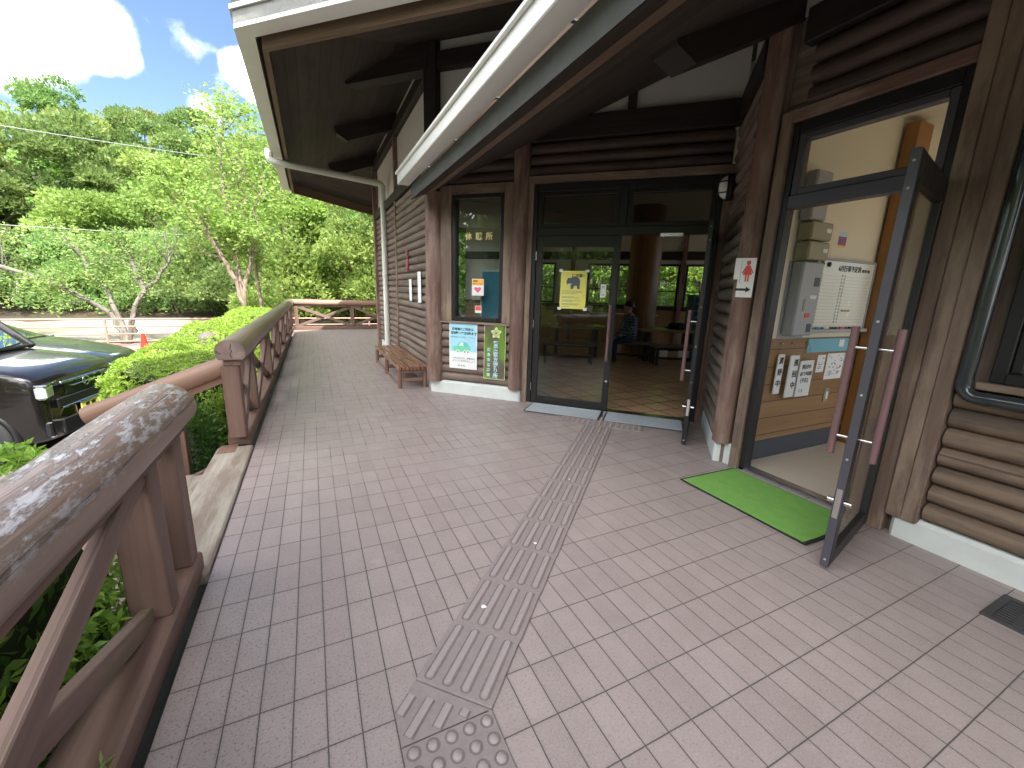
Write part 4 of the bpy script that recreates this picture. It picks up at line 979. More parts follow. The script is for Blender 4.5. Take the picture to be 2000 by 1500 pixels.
# police plaque
t = empty('police_plaque', tuple(WF.P(.9, .05, .62)), 'narrow shiny green and brown police plaque with a pale star emblem', 'sign')
plate(WF, .742, 1.035, .262, .972, .05, .012, M['plaque'], t, 'plaque_plate')
b = MB(); 
for q0, q1 in (((.744, .97), (1.033, .97)), ((1.033, .97), (1.033, .264)), ((1.033, .264), (.744, .264)), ((.744, .264), (.744, .97))): b.bar(WF.P(q0[0], .063, q0[1]), WF.P(q1[0], .063, q1[1]), .006, .006, up=tuple(WF.n), ch=.001)
b.build('plaque_rim', M['lime'], t)
st = []
for k in range(20):
    a = math.pi / 2 + 2 * math.pi * k / 20; r = (.078, .060, .047, .060)[k % 4]; st.append((.905 + r * math.cos(a), .862 + r * math.sin(a)))
flat(WF, st, .0625, .003, M['lime'], t, 'star_emblem'); flat(WF, [(.905 + .014 * math.cos(q), .862 + .014 * math.sin(q)) for q in np.linspace(0, 2 * math.pi, 17)[:-1]], .0655, .002, M['plaque'], t, 'emblem_centre')
b = MB()
for k in range(20):
    a = math.pi / 2 + 2 * math.pi * (k + .5) / 20; b.bar(WF.P(.905 + .02 * math.cos(a), .0662, .862 + .02 * math.sin(a)), WF.P(.905 + .05 * math.cos(a), .0662, .862 + .05 * math.sin(a)), .003, .002, up=tuple(WF.n), ch=.0004)
b.build('emblem_rays', M['plaque'], t)
for k, ch in enumerate('警察官立寄り所'): txt(WF, ch, .072, .868, .700 - k * .0695, .0625, M['silverblue'], t, bold=.0022, extr=.002)
for k, ch in enumerate('広島東警察署'): txt(WF, ch, .048, .783, .628 - k * .066, .0625, M['silverblue'], t, bold=.0014, extr=.002)
# stickers inside the bay window
t = empty('aed_sticker', tuple(WF.P(.61, 0, 1.42)), 'orange and white sticker with a pink heart on the bay window', 'sticker')
plate(WF, .525, .69, 1.318, 1.525, -.0135, .001, M['white'], t, 'sticker_sheet'); plate(WF, .53, .685, 1.448, 1.52, -.0122, .0006, M['orange'], t, 'orange_band')
txt(WF, 'AED', .034, .54, 1.487, -.0112, M['ink'], t, bold=.0012, extr=.0004); txt(WF, '設置しています', .020, .538, 1.456, -.0112, M['ink'], t, extr=.0004)
flat(WF, [(.607 + .0030 * 16 * math.sin(q) ** 3, 1.392 + .0026 * (13 * math.cos(q) - 5 * math.cos(2 * q) - 2 * math.cos(3 * q) - math.cos(4 * q))) for q in np.linspace(0, 2 * math.pi, 33)[:-1]], -.0122, .0006, M['pink'], t, 'heart')
b = MB(); WF.box(b, .57, .645, 1.328, 1.332, -.0122, -.0116, .0003); b.build('small_print', M['green'], t)
t = empty('red_sticker', tuple(WF.P(.62, 0, 1.15)), 'small red and white sticker low on the bay window', 'sticker')
plate(WF, .572, .662, 1.098, 1.19, -.0135, .001, M['white'], t, 'sticker_sheet'); plate(WF, .578, .656, 1.13, 1.185, -.0122, .0006, M['red'], t, 'red_field')
# blue partition board behind the glass
t = empty('partition_board', tuple(WF.P(.8, -.2, .9)), 'blue partition board with white frame standing behind the bay window', 'partition')
b = MB(); WF.box(b, .59, .98, .75, 1.62, -.22, -.195); b.build('board', M['boardblue'], t)
b = MB(); WF.box(b, .565, .59, .3, 1.65, -.225, -.188); WF.box(b, .591, .98, 1.621, 1.65, -.225, -.188); b.build('frame', M['white'], t)
# bear poster and small notice on the door leaf
t = empty('bear_poster', tuple(WF.P(1.84, 0, 1.42)), 'yellow warning poster with a grey bear taped on the glass door', 'poster')
pa0, pa1, pz0, pz1 = 1.688, 1.995, 1.205, 1.64
oct_ = [(pa0 + .025, pz0), (pa1 - .025, pz0), (pa1, pz0 + .03), (pa1, pz1 - .03), (pa1 - .025, pz1), (pa0 + .025, pz1), (pa0, pz1 - .03), (pa0, pz0 + .03)]
flat(WF, oct_, .0105, .001, M['yellow'], t, 'sheet')
b = MB()
for a, z in ((pa0, pz0), (pa1, pz0), (pa0, pz1), (pa1, pz1)): WF.box(b, a - .022, a + .022, z - .016, z + .016, .0117, .0123, .0004)
b.build('tape', M['paper'], t)
txt(WF, 'クマ', .043, pa0 + .045, 1.572, .0118, plain('faded_orange', (.85, .62, .2), .6), t); txt(WF, 'に注意!!', .043, pa0 + .128, 1.572, .0118, M['ink'], t, bold=.0008)
bear = [(-.075, -.012), (-.08, .02), (-.07, .045), (-.068, .06), (-.052, .056), (-.035, .062), (.0, .072), (.04, .068), (.068, .045), (.075, .01), (.07, -.03), (.074, -.065), (.045, -.065), (.042, -.03), (.01, -.03), (.0, -.066), (-.03, -.066), (-.03, -.03), (-.05, -.02)]
flat(WF, [((pa0 + pa1) / 2 + x * 1.05, 1.50 + z) for x, z in bear], .0118, .0006, M['bear'], t, 'bear_picture')
flat(WF, [((pa0 + pa1) / 2 - .045 + .022 * math.cos(q), 1.497 + .02 * math.sin(q)) for q in np.linspace(3.4, 6.0, 9)] + [((pa0 + pa1) / 2 - .045 + .022 * math.cos(q), 1.503 + .012 * math.sin(q)) for q in np.linspace(6.0, 3.4, 9)], .0126, .0004, M['white'], t, 'bear_crescent')
b = MB()
for z, w_ in ((1.41, .9), (1.395, .9), (1.38, .7), (1.345, .55), (1.332, .8), (1.302, .85), (1.289, .5), (1.262, .8), (1.25, .7), (1.228, .3)):
    x = pa0 + .025
    while x < pa0 + .025 + .255 * w_: l = random.uniform(.006, .02); WF.box(b, x, x + l, z - .0035, z + .0035, .0118, .0122, .0002); x += l + .004
b.build('small_print', M['inkgrey'], t)
t = empty('door_notice', tuple(WF.P(2.2, 0, 1.42)), 'small white notice strip beside the bear poster', 'notice')
plate(WF, 2.16, 2.222, 1.345, 1.495, .0105, .001, M['paper'], t, 'sheet'); txt(WF, '禁', .03, 2.175, 1.452, .0118, M['inkgrey'], t); txt(WF, '煙', .03, 2.175, 1.365, .0118, M['inkgrey'], t)
# toilet direction sign on the column
t = empty('toilet_sign', (3.48, .10, 1.55), 'white toilet sign with a red woman and black arrow on the column', 'sign')
WT = Wall((3.553 - .81 * .0815 - .587 * .056, .125 - .587 * .0815 + .81 * .056), (.587, -.81), (-.81, -.587))
b = MB(); WT.box(b, .0, .112, 1.395, 1.69, .0, .0012, .0004); WT.box(b, -.03, .002, 1.53, 1.69, -.002, .0008, .0004); b.build('sheet', M['paper'], t)
wx, wz = .062, 1.60
flat(WT, [(wx + .015 * math.cos(q), wz + .055 + .017 * math.sin(q)) for q in np.linspace(0, 2 * math.pi, 17)[:-1]], .0014, .0008, M['red'], t, 'woman_symbol')
flat(WT, [(wx + x, wz + z) for x, z in [(-.012, .036), (-.04, -.02), (-.034, -.026), (-.02, .004), (-.032, -.035), (-.014, -.035), (-.014, -.085), (-.003, -.085), (-.003, -.035), (.003, -.035), (.003, -.085), (.014, -.085), (.014, -.035), (.032, -.035), (.02, .004), (.034, -.026), (.04, -.02), (.012, .036)]], .0014, .0008, M['red'], t, 'woman_symbol')
flat(WT, [(-.01, 1.445), (.065, 1.445), (.065, 1.432), (.1, 1.454), (.065, 1.476), (.065, 1.463), (-.01, 1.463)], .0014, .0008, M['ink'], t, 'arrow')
b = MB(); WT.box(b, .014, .0165, 1.50, 1.67, .0014, .0018, .0003); b.build('divider_line', M['inkgrey'], t)
# papers and ribbon on the long left wall
t = empty('red_ribbon', (1.88, 4.82, 1.8), 'narrow dark red ribbon hanging on the log wall', 'ribbon')
b = MB(); V = []; n = 9
for k in range(n): z = 1.99 - .34 * k / (n - 1); V += [(1.87 - .01 * math.sin(k), 4.80 + .012 * math.sin(k * 1.3), z), (1.868 - .01 * math.cos(k), 4.90 + .012 * math.sin(k * 1.3), z - .01)]
b.add(V + [(x + .004, y, z) for x, y, z in V], [(2 * k, 2 * k + 1, 2 * k + 3, 2 * k + 2) for k in range(n - 1)] + [(2 * n + 2 * k + 2, 2 * n + 2 * k + 3, 2 * n + 2 * k + 1, 2 * n + 2 * k) for k in range(n - 1)]); b.build('cloth', plain('ribbon_red', (.35, .06, .075), .7), t)
for lab, ya, yb, za, zb in (('small curled white paper on the log wall under the red ribbon', 4.56, 4.74, 1.19, 1.52), ('white notice on the log wall next to the round corner post', 3.94, 4.14, 1.18, 1.62)):
    t = empty('wall_notice', (1.88, (ya + yb) / 2, za), lab, 'notice', 'white notices on the log wall')
    b = MB(); V = []; n = 7
    for k in range(n):
        y = ya + (yb - ya) * k / (n - 1); xo = 1.875 - .012 * math.sin(k * 1.1) ** 2; V += [(xo, y, za), (xo - .004, y, zb)]
    b.add(V + [(x + .003, y, z) for x, y, z in V], [(2 * k, 2 * k + 2, 2 * k + 3, 2 * k + 1) for k in range(n - 1)] + [(2 * n + 2 * k, 2 * n + 2 * k + 1, 2 * n + 2 * k + 3, 2 * n + 2 * k + 2) for k in range(n - 1)]); b.build('sheet', M['paper'], t)

# ------------------------------------------------------------------ office wall things
def OP(name, lab, cat, a, z, group=None): return empty(name, tuple(WO.P(a, .02, z)), lab, cat, group)
def ax2(x): return x - 3.72
t = OP('whiteboard', 'monthly schedule whiteboard with a silver frame on the office wall', 'whiteboard', ax2(4.7), 1.43)
b = MB(); WO.box(b, ax2(4.25), ax2(5.13), 1.15, 1.725, .012, .03); b.build('panel', plain('whiteboard_face', (.74, .74, .66), .25, 0, .03, 4), t)
b = MB(); WO.box(b, ax2(4.23), ax2(4.25), 1.13, 1.745, .01, .036); WO.box(b, ax2(5.13), ax2(5.15), 1.13, 1.745, .01, .036); WO.box(b, ax2(4.25), ax2(5.13), 1.725, 1.745, .01, .036); WO.box(b, ax2(4.25), ax2(5.13), 1.12, 1.149, .01, .075); b.build('frame', M['panelgrey'], t)
txt(WO, '6月行事予定表', .055, ax2(4.56), 1.648, .031, M['ink'], t, bold=.0012); txt(WO, '(教育行事)', .028, ax2(4.93), 1.65, .031, M['ink'], t)
b = MB()
for k in range(16): WO.box(b, ax2(4.28), ax2(5.1), 1.172 + k * .0285, 1.1735 + k * .0285, .0305, .031, .0002)
b.build('ruled_lines', M['inkgrey'], t)
for k in range(15):
    txt(WO, str(k + 1), .021, ax2(4.285), 1.602 - k * .0285, .031, M['ink'], t, extr=.0004); txt(WO, '日月火水木金土'[(k + 5) % 7], .02, ax2(4.325), 1.602 - k * .0285, .031, M['ink'], t, extr=.0004)
    txt(WO, str(k + 16), .021, ax2(4.625), 1.602 - k * .0285, .031, M['ink'], t, extr=.0004); txt(WO, '日月火水木金土'[(k + 6) % 7], .02, ax2(4.668), 1.602 - k * .0285, .031, M['ink'], t, extr=.0004)
b = MB(); 
for a_, z_ in ((4.30, 1.69), (4.40, 1.69)): b.lathe([(.0001, .0), (.02, .0), (.02, .012), (.0001, .014)], WO.P(ax2(a_), .031, z_), 16, ax=[WO.u, Z, WO.n])
b.build('magnet', M['ink'], t)
b = MB(); WO.box(b, ax2(4.72), ax2(4.85), 1.30, 1.318, .031, .036); b.build('magnet_strip', M['boxtan'], t)
for k, (a_, m_) in enumerate(((4.38, 'boardblue'), (4.5, 'white'), (4.6, 'ink'), (4.75, 'red'), (4.9, 'ink'))):
    tt = OP('marker_pen', ('blue', 'white', 'black capped', 'red', 'thick black')[k] + ' marker pen on the whiteboard tray', 'marker pen', ax2(a_), 1.15, 'pens on the whiteboard tray')
    b = MB(); b.tube([WO.P(ax2(a_) - .045, .055, 1.158), WO.P(ax2(a_) + .03, .055, 1.158)], .008, 10); b.build('barrel', M[m_], tt); b = MB(); b.tube([WO.P(ax2(a_) + .031, .055, 1.158), WO.P(ax2(a_) + .055, .055, 1.158)], .0085, 10); b.build('cap', M['ink'], tt)
def panelbox(name, lab, a0, a1, z0, z1, d, m, extras):
    t = OP(name, lab, 'wall box', (a0 + a1) / 2, (z0 + z1) / 2); b = MB(); WO.box(b, a0, a1, z0, z1, .005, d, .012); b.build('case', M[m], t)
    for nm, q, mm in extras: bb = MB(); WO.box(bb, q[0], q[1], q[2], q[3], d - .002, d + .003, .001); bb.build(nm, M[mm], t)
panelbox('alarm_panel', 'tall grey control panel with small screen at the office door', .225, .50, 1.10, 1.69, .10, 'panelgrey', [('screen', (.40, .47, 1.50, 1.57), 'basegrey'), ('label', (.30, .33, 1.30, 1.40), 'boxtan'), ('sticker', (.345, .41, 1.25, 1.285), 'red'), ('speaker', (.40, .46, 1.13, 1.2), 'basegrey'), ('button_row', (.37, .46, 1.40, 1.43), 'white')])
panelbox('key_box', 'khaki wall box directly above the grey control panel', .215, .49, 1.70, 1.84, .12, 'boxtan', [('label', (.40, .46, 1.76, 1.79), 'white')])
panelbox('key_box', 'upper khaki wall box under the grey cover', .215, .49, 1.85, 1.985, .12, 'boxtan', [('label', (.40, .46, 1.91, 1.94), 'white')])
panelbox('junction_cover', 'grey cover box topmost above the khaki boxes', .2, .40, 1.995, 2.35, .1, 'panelgrey', [])
b = MB(); WO.box(b, .19, .54, 1.045, 1.695, .0, .006); b.build('backing_plate', M['panelgrey'], OP('backing_plate', 'flat pale metal plate behind the grey control panel', 'plate', .3, 1.3))
t = OP('notice_strip', 'long turquoise notice strip under the whiteboard', 'notice', ax2(4.7), 1.0)
b = MB(); WO.box(b, ax2(4.34), ax2(5.0), .938, 1.058, .013, .02); b.build('strip', M['lightblue2'], t); b = MB(); WO.box(b, ax2(4.82), ax2(4.9), .98, 1.045, .0205, .022); b.build('small_card', M['paper'], t)
b = MB(); WO.box(b, ax2(5.0), ax2(5.13), .938, 1.058, .013, .02); b.build('pale_end', M['cream'], t)
def sheetO(lab, a0, a1, z0, z1, marks=0):
    t = OP('posted_sheet', lab, 'paper', (a0 + a1) / 2, (z0 + z1) / 2, 'papers pinned on the wainscot'); b = MB(); WO.box(b, a0, a1, z0, z1, .013, .0145, .0004); b.build('sheet', M['paper'], t)
    if marks:
        b = MB()
        for k in range(marks): x = random.uniform(a0 + .02, a1 - .04); z = random.uniform(z0 + .03, z1 - .02); WO.box(b, x, x + random.uniform(.008, .03), z, z + random.uniform(.004, .012), .0146, .015, .0002)
        b.build('drawings', M['inkgrey'], t)
sheetO('small white printed sheet at the left below the turquoise strip', ax2(4.54), ax2(4.66), .75, .91, 14)
sheetO('large sheet of little drawings below the turquoise strip', ax2(4.69), ax2(4.97), .675, .918, 45)
sheetO('narrow sheet half hidden behind the door bar', ax2(4.985), ax2(5.1), .69, .918, 16)
t = OP('wall_poster', 'faint white poster with a purple and orange box picture on the cream wall', 'poster', ax2(4.58), 1.88)
b = MB(); WO.box(b, ax2(4.45), ax2(4.72), 1.745, 2.0, .0, .0015, .0004); b.build('sheet', M['cream'], t)
b = MB(); WO.box(b, ax2(4.525), ax2(4.645), 1.86, 1.93, .0016, .0022, .0003); b.build('purple_picture', plain('print_purple', (.28, .11, .25), .6), t)
b = MB(); WO.box(b, ax2(4.525), ax2(4.645), 1.845, 1.8595, .0016, .0022, .0003); b.build('orange_picture', M['orange'], t)
b = MB(); WO.box(b, ax2(4.53), ax2(4.64), 1.935, 1.965, .0016, .0022, .0003); b.build('blue_picture', M['lightblue'], t)
t = OP('light_switch', 'small beige wall switch low on the wainscot', 'switch', ax2(4.78), .52); b = MB(); WO.box(b, ax2(4.745), ax2(4.82), .455, .585, .012, .02); b.build('plate', M['boxtan'], t); b = MB(); WO.box(b, ax2(4.77), ax2(4.80), .485, .555, .02, .026); b.build('rocker', M['paper'], t)
def hung(lab, chars, a0, a1, z0, z1, zh, size, tilt, o):
    t = OP('hanging_sign', lab, 'sign', (a0 + a1) / 2, z1, 'white hanging signs by the office door'); b = MB()
    n = np.array(WO.n) * math.cos(tilt) ; b.box(WO.P((a0 + a1) / 2, o, (z0 + z1) / 2), (a1 - a0, .012, z1 - z0), [WO.u, WO.n, Z], .002); b.build('board', M['white'], t)
    b = MB(); m = (a0 + a1) / 2
    for q in (a0 + .015, a1 - .015): b.tube([WO.P(q, o, z1), WO.P(m, o * .7, zh)], .0022, 6)
    b.build('string', M['boxtan'], t); b = MB(); b.lathe([(.0001, 0), (.008, 0), (.008, .02), (.0001, .022)], WO.P(m, .012, zh), 10, ax=[WO.u, Z, WO.n]); b.build('hook', M['steel'], t)
    return t
t = hung('narrow white cleaning sign hung leftmost by the office door', '', .21, .29, .60, .94, 1.03, .06, 0, .035)
for k, ch in enumerate('清掃中'): txt(WO, ch, .062, .218, .865 - k * .098, .042, M['ink'], t, bold=.0012)
t = hung('white patrol sign hung in the middle by the office door', '', .335, .455, .565, .93, 1.03, .06, 0, .06)
for k, ch in enumerate('巡回中'): txt(WO, ch, .062, .385, .845 - k * .098, .067, M['ink'], t, bold=.0012)
t = hung('wider white patrol sign with return time, rightmost of the hanging signs', '', .50, .70, .555, .875, 1.03, .06, 0, .05)
txt(WO, '巡回中', .045, .53, .805, .057, M['ink'], t); txt(WO, '戻り時間', .042, .52, .745, .057, M['ink'], t); txt(WO, '(予定)', .045, .535, .685, .057, M['ink'], t); txt(WO, '( : )', .035, .54, .60, .057, M['inkgrey'], t)
# ------------------------------------------------------------------ vehicles
def carpaint(name, c):
    t = NT(name); p = t.n('ShaderNodeTexCoord').outputs['Object']; n = t.noise(p, 900, 1)
    return t.bsdf(t.mix(n, c, tuple(x * 1.6 for x in c)), .28, None, .55, .5, 1.0, **{'Coat Roughness': .03})
chrome = plain('chrome', (.75, .76, .78), .08, 1, .03, 5); tyre = plain('tyre', (.022, .022, .023), .85, 0, .2, 30); lens = plain('headlamp_lens', (.55, .58, .60), .06, .3, .25, 18, .5, 1.0); dkgl = plain('car_glass', (.02, .035, .035), .03, 0, .1, 3, .6, 1.0); blackpl = plain('black_plastic', (.012, .012, .013), .35, 0, .1, 20)
def loft(name, secs, mat, parent, sub=2):
    """secs: list of (x, [(y,z)... from top centre to bottom centre]) for the half body; mirrored"""
    rings = []
    for P in secs:
        half = [(x, y, z) for x, y, z in P]; full = half + [(x, -y, z) for x, y, z in half[-2:0:-1]]; rings.append(full)
    n = len(rings[0]); V = [p for r in rings for p in r]; F = []
    for i in range(len(rings) - 1):
        for k in range(n): k2 = (k + 1) % n; F.append((i * n + k, i * n + k2, (i + 1) * n + k2, (i + 1) * n + k))
    F.append(tuple(range(n))); F.append(tuple(range((len(rings) - 1) * n, len(rings) * n))[::-1])
    me = bpy.data.meshes.new(name); me.from_pydata(V, [], F); o = bpy.data.objects.new(name, me); col.objects.link(o)
    md = o.modifiers.new('s', 'SUBSURF'); md.levels = sub; md.render_levels = sub
    dg = bpy.context.evaluated_depsgraph_get(); dg.update(); m2 = bpy.data.meshes.new_from_object(o.evaluated_get(dg)); o.modifiers.clear(); o.data = m2; m2.name = name
    m2.materials.clear(); m2.materials.append(mat)
    for p in m2.polygons: p.use_smooth = True
    setparent(o, parent); return o
def section(x, hw, zb, zs, zt, ht, zw=.5):
    return [(x, 0, zt), (x, ht * .6, zt - .003), (x, ht, zt - .018), (x, (ht + hw) / 2 + .03, (zt + zs) / 2 - .003), (x, hw - .015, zs), (x, hw, zw + .12), (x, hw, zw - .1), (x, hw - .03, zb + .04), (x, hw - .14, zb), (x, 0, zb)]
def kei(xf, yc):
    t = empty('parked_car', (xf - 1.7, yc, GZ), 'boxy dark brown minicar parked nose to the hedge, yellow number plate', 'car', 'cars parked beside the deck')
    def S(x, *a): return [(xf - px, yc + py, GZ + pz_) for px, py, pz_ in section(x, *a)]
    paint = carpaint('paint_dark_brown', (.010, .0075, .0075))
    body = loft('body', [[(p[0], p[1] - yc, p[2]) for p in s_] for s_ in (S(.0, .60, .27, .74, .80, .5), S(.012, .64, .24, .78, .85, .52), S(.05, .69, .21, .84, .905, .54), S(.14, .722, .19, .90, .96, .56), S(.38, .735, .18, .945, 1.01, .58), S(.7, .737, .18, .98, 1.06, .6), S(.86, .737, .18, .99, 1.08, .62), S(2.0, .737, .18, 1.0, 1.09, .62), S(3.25, .73, .2, 1.0, 1.08, .6), S(3.38, .7, .3, .9, .98, .5))], paint, t)
    body.location = (0, yc, 0); setparent(body, t)
    def bx(name, x, y, z, sx, sy, sz, m, ch=.01, yawr=0.0):
        b = MB(); cs, sn = math.cos(yawr), math.sin(yawr); b.box((xf - x, yc + y, GZ + z), (sx, sy, sz), [(cs, sn, 0), (-sn, cs, 0), Z], ch); return b.build(name, m, t)
    # upper body: pillars, roof, glass
    rf_ = MB(); base = [(.80, .655, 1.06), (3.3, .66, 1.06)]; topz = 1.74
    P = {k: np.array([xf - x, yc + y, GZ + z]) for k, (x, y, z) in dict(fl=(.76, .63, 1.06), fr=(.76, -.63, 1.06), tl=(1.42, .55, topz), tr=(1.42, -.55, topz), rl=(3.3, .66, 1.06), rr=(3.3, -.66, 1.06), bl=(3.15, .56, topz), br=(3.15, -.56, topz)).items()}
    for a_, c_ in (('fl', 'tl'), ('fr', 'tr'), ('rl', 'bl'), ('rr', 'br')): rf_.bar(P[a_], P[c_], .075, .07, ch=.02)
    for a_, c_ in (('tl', 'bl'), ('tr', 'br'), ('tl', 'tr'), ('bl', 'br')): rf_.bar(P[a_], P[c_], .07, .06, ch=.02)
    rf_.box((xf - 2.28, yc, GZ + 1.78), (1.75, 1.14, .06), ch=.025); rf_.build('roof', paint, t)
    b = MB(); b.add([P[k] for k in ('fl', 'fr', 'tr', 'tl')], [(0, 1, 2, 3)]); b.build('windscreen', M['glass2'], t)
    b = MB(); b.add([P[k] for k in ('fr', 'rr', 'br', 'tr')], [(0, 1, 2, 3)]); b.build('side_window', dkgl, t)
    b = MB(); b.add([P[k] for k in ('fl', 'rl', 'bl', 'tl')], [(3, 2, 1, 0)]); b.build('side_window', dkgl, t)
    bx('dashboard', 1.15, 0, 1.10, .5, 1.15, .08, blackpl); bx('cowl', .79, 0, 1.085, .1, 1.2, .03, blackpl)
    b = MB(); b.bar(P['fr'] + (.03, .05, .03), P['fr'] + (-.02, .62, .06), .012, .016); b.bar(P['fr'] + (.03, .6, .03), P['fr'] + (-.02, 1.1, .06), .012, .016); b.build('wiper', blackpl, t)
    for k in (0, 1, 2): 
        bx('seat', 1.9, -.32 + .64 * (k % 2), 1.2, .2, .45, .6, blackpl, .05) if k < 2 else None
    # front face
    bx('grille_panel', .012, 0, .735, .05, .68, .17, blackpl, .02); bx('chrome_bar', -.016, 0, .80, .02, .82, .028, chrome, .006); bx('chrome_bar', -.014, 0, .74, .02, .50, .016, chrome, .004)
    bx('lower_grille', .006, 0, .60, .05, 1.0, .10, blackpl, .015); bx('chrome_trim', -.019, 0, .545, .02, .92, .02, chrome, .005)
    bx('bumper_intake', .004, 0, .34, .05, .95, .17, blackpl, .02)
    for sg in (-1, 1):
        hd = bx('headlight', .045, sg * .51, .745, .09, .36, .135, lens, .03, -sg * .2); b = MB()
        for q in (-.06, .04): b.lathe([(.0001, 0), (.04, 0), (.04, .02), (.03, .03), (.0001, .034)], (xf - .03 + q * .2, yc + sg * (.545 + q), GZ + .735), 18, ax=[(0, 1, 0), (0, 0, 1), (1, 0, 0)])
        b.build('projector', chrome, hd); bx('chrome_brow', .03, sg * .55, .825, .1, .28, .016, chrome, .005, -sg * .25)
        bx('fog_surround', .045, sg * .56, .36, .06, .2, .16, blackpl, .02, -sg * .25); bx('fog_trim', .022, sg * .56, .285, .03, .19, .012, chrome, .003, -sg * .25); bx('fog_trim', .022, sg * .56, .435, .03, .19, .012, chrome, .003, -sg * .25)
        bx('corner_chrome', .12, sg * .64, .625, .16, .02, .014, chrome, .003, -sg * .9)
    b = MB(); x_ = xf + .026
    for y in (-.035, .035): b.bar((x_, yc + y * .85, GZ + .715), (x_, yc + y, GZ + .79), .014, .012, ch=.002)
    b.bar((x_, yc - .03, GZ + .748), (x_, yc + .03, GZ + .748), .012, .014, ch=.002)
    rr = [(.058 * math.cos(a) * (1 + .18 * math.sin(a)), .05 * math.sin(a)) for a in np.linspace(0, 2 * math.pi, 29)]
    b.tube([(x_, yc + y, GZ + .752 + z) for y, z in rr], .006, 8, caps=False); b.build('emblem', chrome, t)
    pl = bx('number_plate', -.024, 0, .45, .012, .33, .165, M['yellow'], .004); b = MB()
    for y, z, w_, h_ in ((-.06, .495, .07, .03), (.05, .495, .08, .03), (-.12, .43, .028, .03), (-.06, .43, .05, .065), (0, .43, .05, .065), (.05, .43, .015, .012), (.085, .43, .05, .065), (.14, .43, .045, .065)): b.box((xf + .0318, yc + y, GZ + z), (.002, w_, h_), ch=.0005)
    b.build('plate_marks', M['ink'], pl)
    b = MB(); 
    for z in (.365, .535): b.box((xf + .032, yc, GZ + z), (.008, .35, .008), ch=.002)
    b.build('plate_frame', chrome, pl)
    wheel(t, xf - .56, yc - .655, .288, -1); wheel(t, xf - .56, yc + .655, .288, 1); wheel(t, xf - 3.0, yc - .655, .288, -1)
    return t
def wheel(t, x, y, r, sg):
    ax = [np.array([1., 0, 0]), np.array([0, 0, 1.]), np.array([0, float(sg), 0])]; c = np.array([x, y, GZ + r])
    wh = empty('wheel', tuple(c)); setparent(wh, t)
    b = MB(); b.lathe([(r + .05, -.16), (r + .05, .072), (r + .03, .086), (r + .004, .082), (r + .004, -.16)], c, 36, ax=ax); b.build('wheel_arch', blackpl, wh)
    b = MB(); b.lathe([(r * .68, -.1), (r * .97, -.1), (r, -.07), (r, .075), (r * .97, .098), (r * .8, .108), (r * .69, .1), (r * .68, .0)], c, 40, ax=ax)
    b.build('tyre', tyre, wh)
    b = MB(); b.lathe([(.0001, .03), (r * .2, .03), (r * .66, .0), (r * .66, -.06), (.0001, -.06)], c, 32, ax=ax); b.build('hub_back', blackpl, wh)
    b = MB(); b.lathe([(r * .69, .02), (r * .69, .098), (r * .63, .104), (r * .62, .06)], c, 40, ax=ax); b.lathe([(.0001, .092), (r * .14, .09), (r * .17, .07), (r * .17, .04)], c, 24, ax=ax)
    for k in range(10):
        a = 2 * math.pi * k / 10; d = ax[0] * math.cos(a) + ax[1] * math.sin(a); b.bar(c + d * r * .12 + ax[2] * .07, c + d * r * .66 + ax[2] * .085, .03, .025, up=tuple(ax[2]), ch=.006)
    b.build('rim', chrome if False else plain('alloy', (.55, .56, .58), .25, .9, .05, 8), wh)
kc = kei(-2.07, 4.62); kc.rotation_euler = (0, 0, R(-7)); kc.scale = (1, 1, 1.05)
def sedan(xf, yc):
    t = empty('parked_car', (xf - 2, yc, GZ), 'low dark navy car parked behind the minicar, only its bonnet showing', 'car', 'cars parked beside the deck')
    paint = carpaint('paint_navy', (.012, .016, .026))
    def S(x, *a): return [(xf - px, py, GZ + pz_) for px, py, pz_ in section(x, *a)]
    b = loft('body', [S(.0, .55, .25, .55, .62, .4, .42), S(.02, .62, .22, .6, .68, .45, .42), S(.12, .76, .2, .68, .745, .55, .42), S(.4, .86, .19, .76, .83, .62, .45), S(.9, .89, .18, .84, .93, .66, .48), S(1.25, .9, .18, .88, .99, .68, .5), S(1.4, .9, .18, .90, 1.02, .7, .5), S(3.6, .9, .18, .92, 1.04, .7, .5), S(4.4, .85, .25, .9, 1.0, .6, .5), S(4.5, .75, .35, .8, .9, .5, .5)], paint, t)
    b.location = (0, yc, 0); setparent(b, t)
    gm = loft('windows', [[(xf - x, y, GZ + z) for x, y, z in [(x0, 0, zt), (x0, hw * .7, zt - .01), (x0, hw, zt - .06), (x0, .8, .97), (x0, .78, .93), (x0, 0, .93)]] for x0, zt, hw in ((1.2, 1.0, .7), (1.35, 1.06, .68), (2.0, 1.4, .6), (2.6, 1.45, .58), (3.3, 1.36, .58), (4.0, 1.04, .6))], dkgl, t)
    gm.location = (0, yc, 0); setparent(gm, t)
    def bx(name, x, y, z, sx, sy, sz, m, ch=.01, yawr=0.0):
        b = MB(); cs, sn = math.cos(yawr), math.sin(yawr); b.box((xf - x, yc + y, GZ + z), (sx, sy, sz), [(cs, sn, 0), (-sn, cs, 0), Z], ch); return b.build(name, m, t)
    bx('grille', .0, 0, .53, .06, .8, .13, blackpl, .02); bx('chrome_bar', -.02, 0, .60, .02, .86, .016, chrome, .004); bx('bumper_intake', .0, 0, .32, .05, 1.0, .14, blackpl, .02); bx('number_plate', -.03, 0, .42, .012, .33, .165, M['white'], .004)
    for sg in (-1, 1): bx('headlight', .12, sg * .6, .61, .14, .32, .085, lens, .025, -sg * .5)
    for sg in (-1, 1): wheel(t, xf - .85, yc + sg * .8, .315, sg)
sedan(-2.55, 7.25)
t = empty('traffic_cone', (-3.32, 10.8, GZ), 'bright red traffic cone standing beyond the hedge', 'traffic cone')
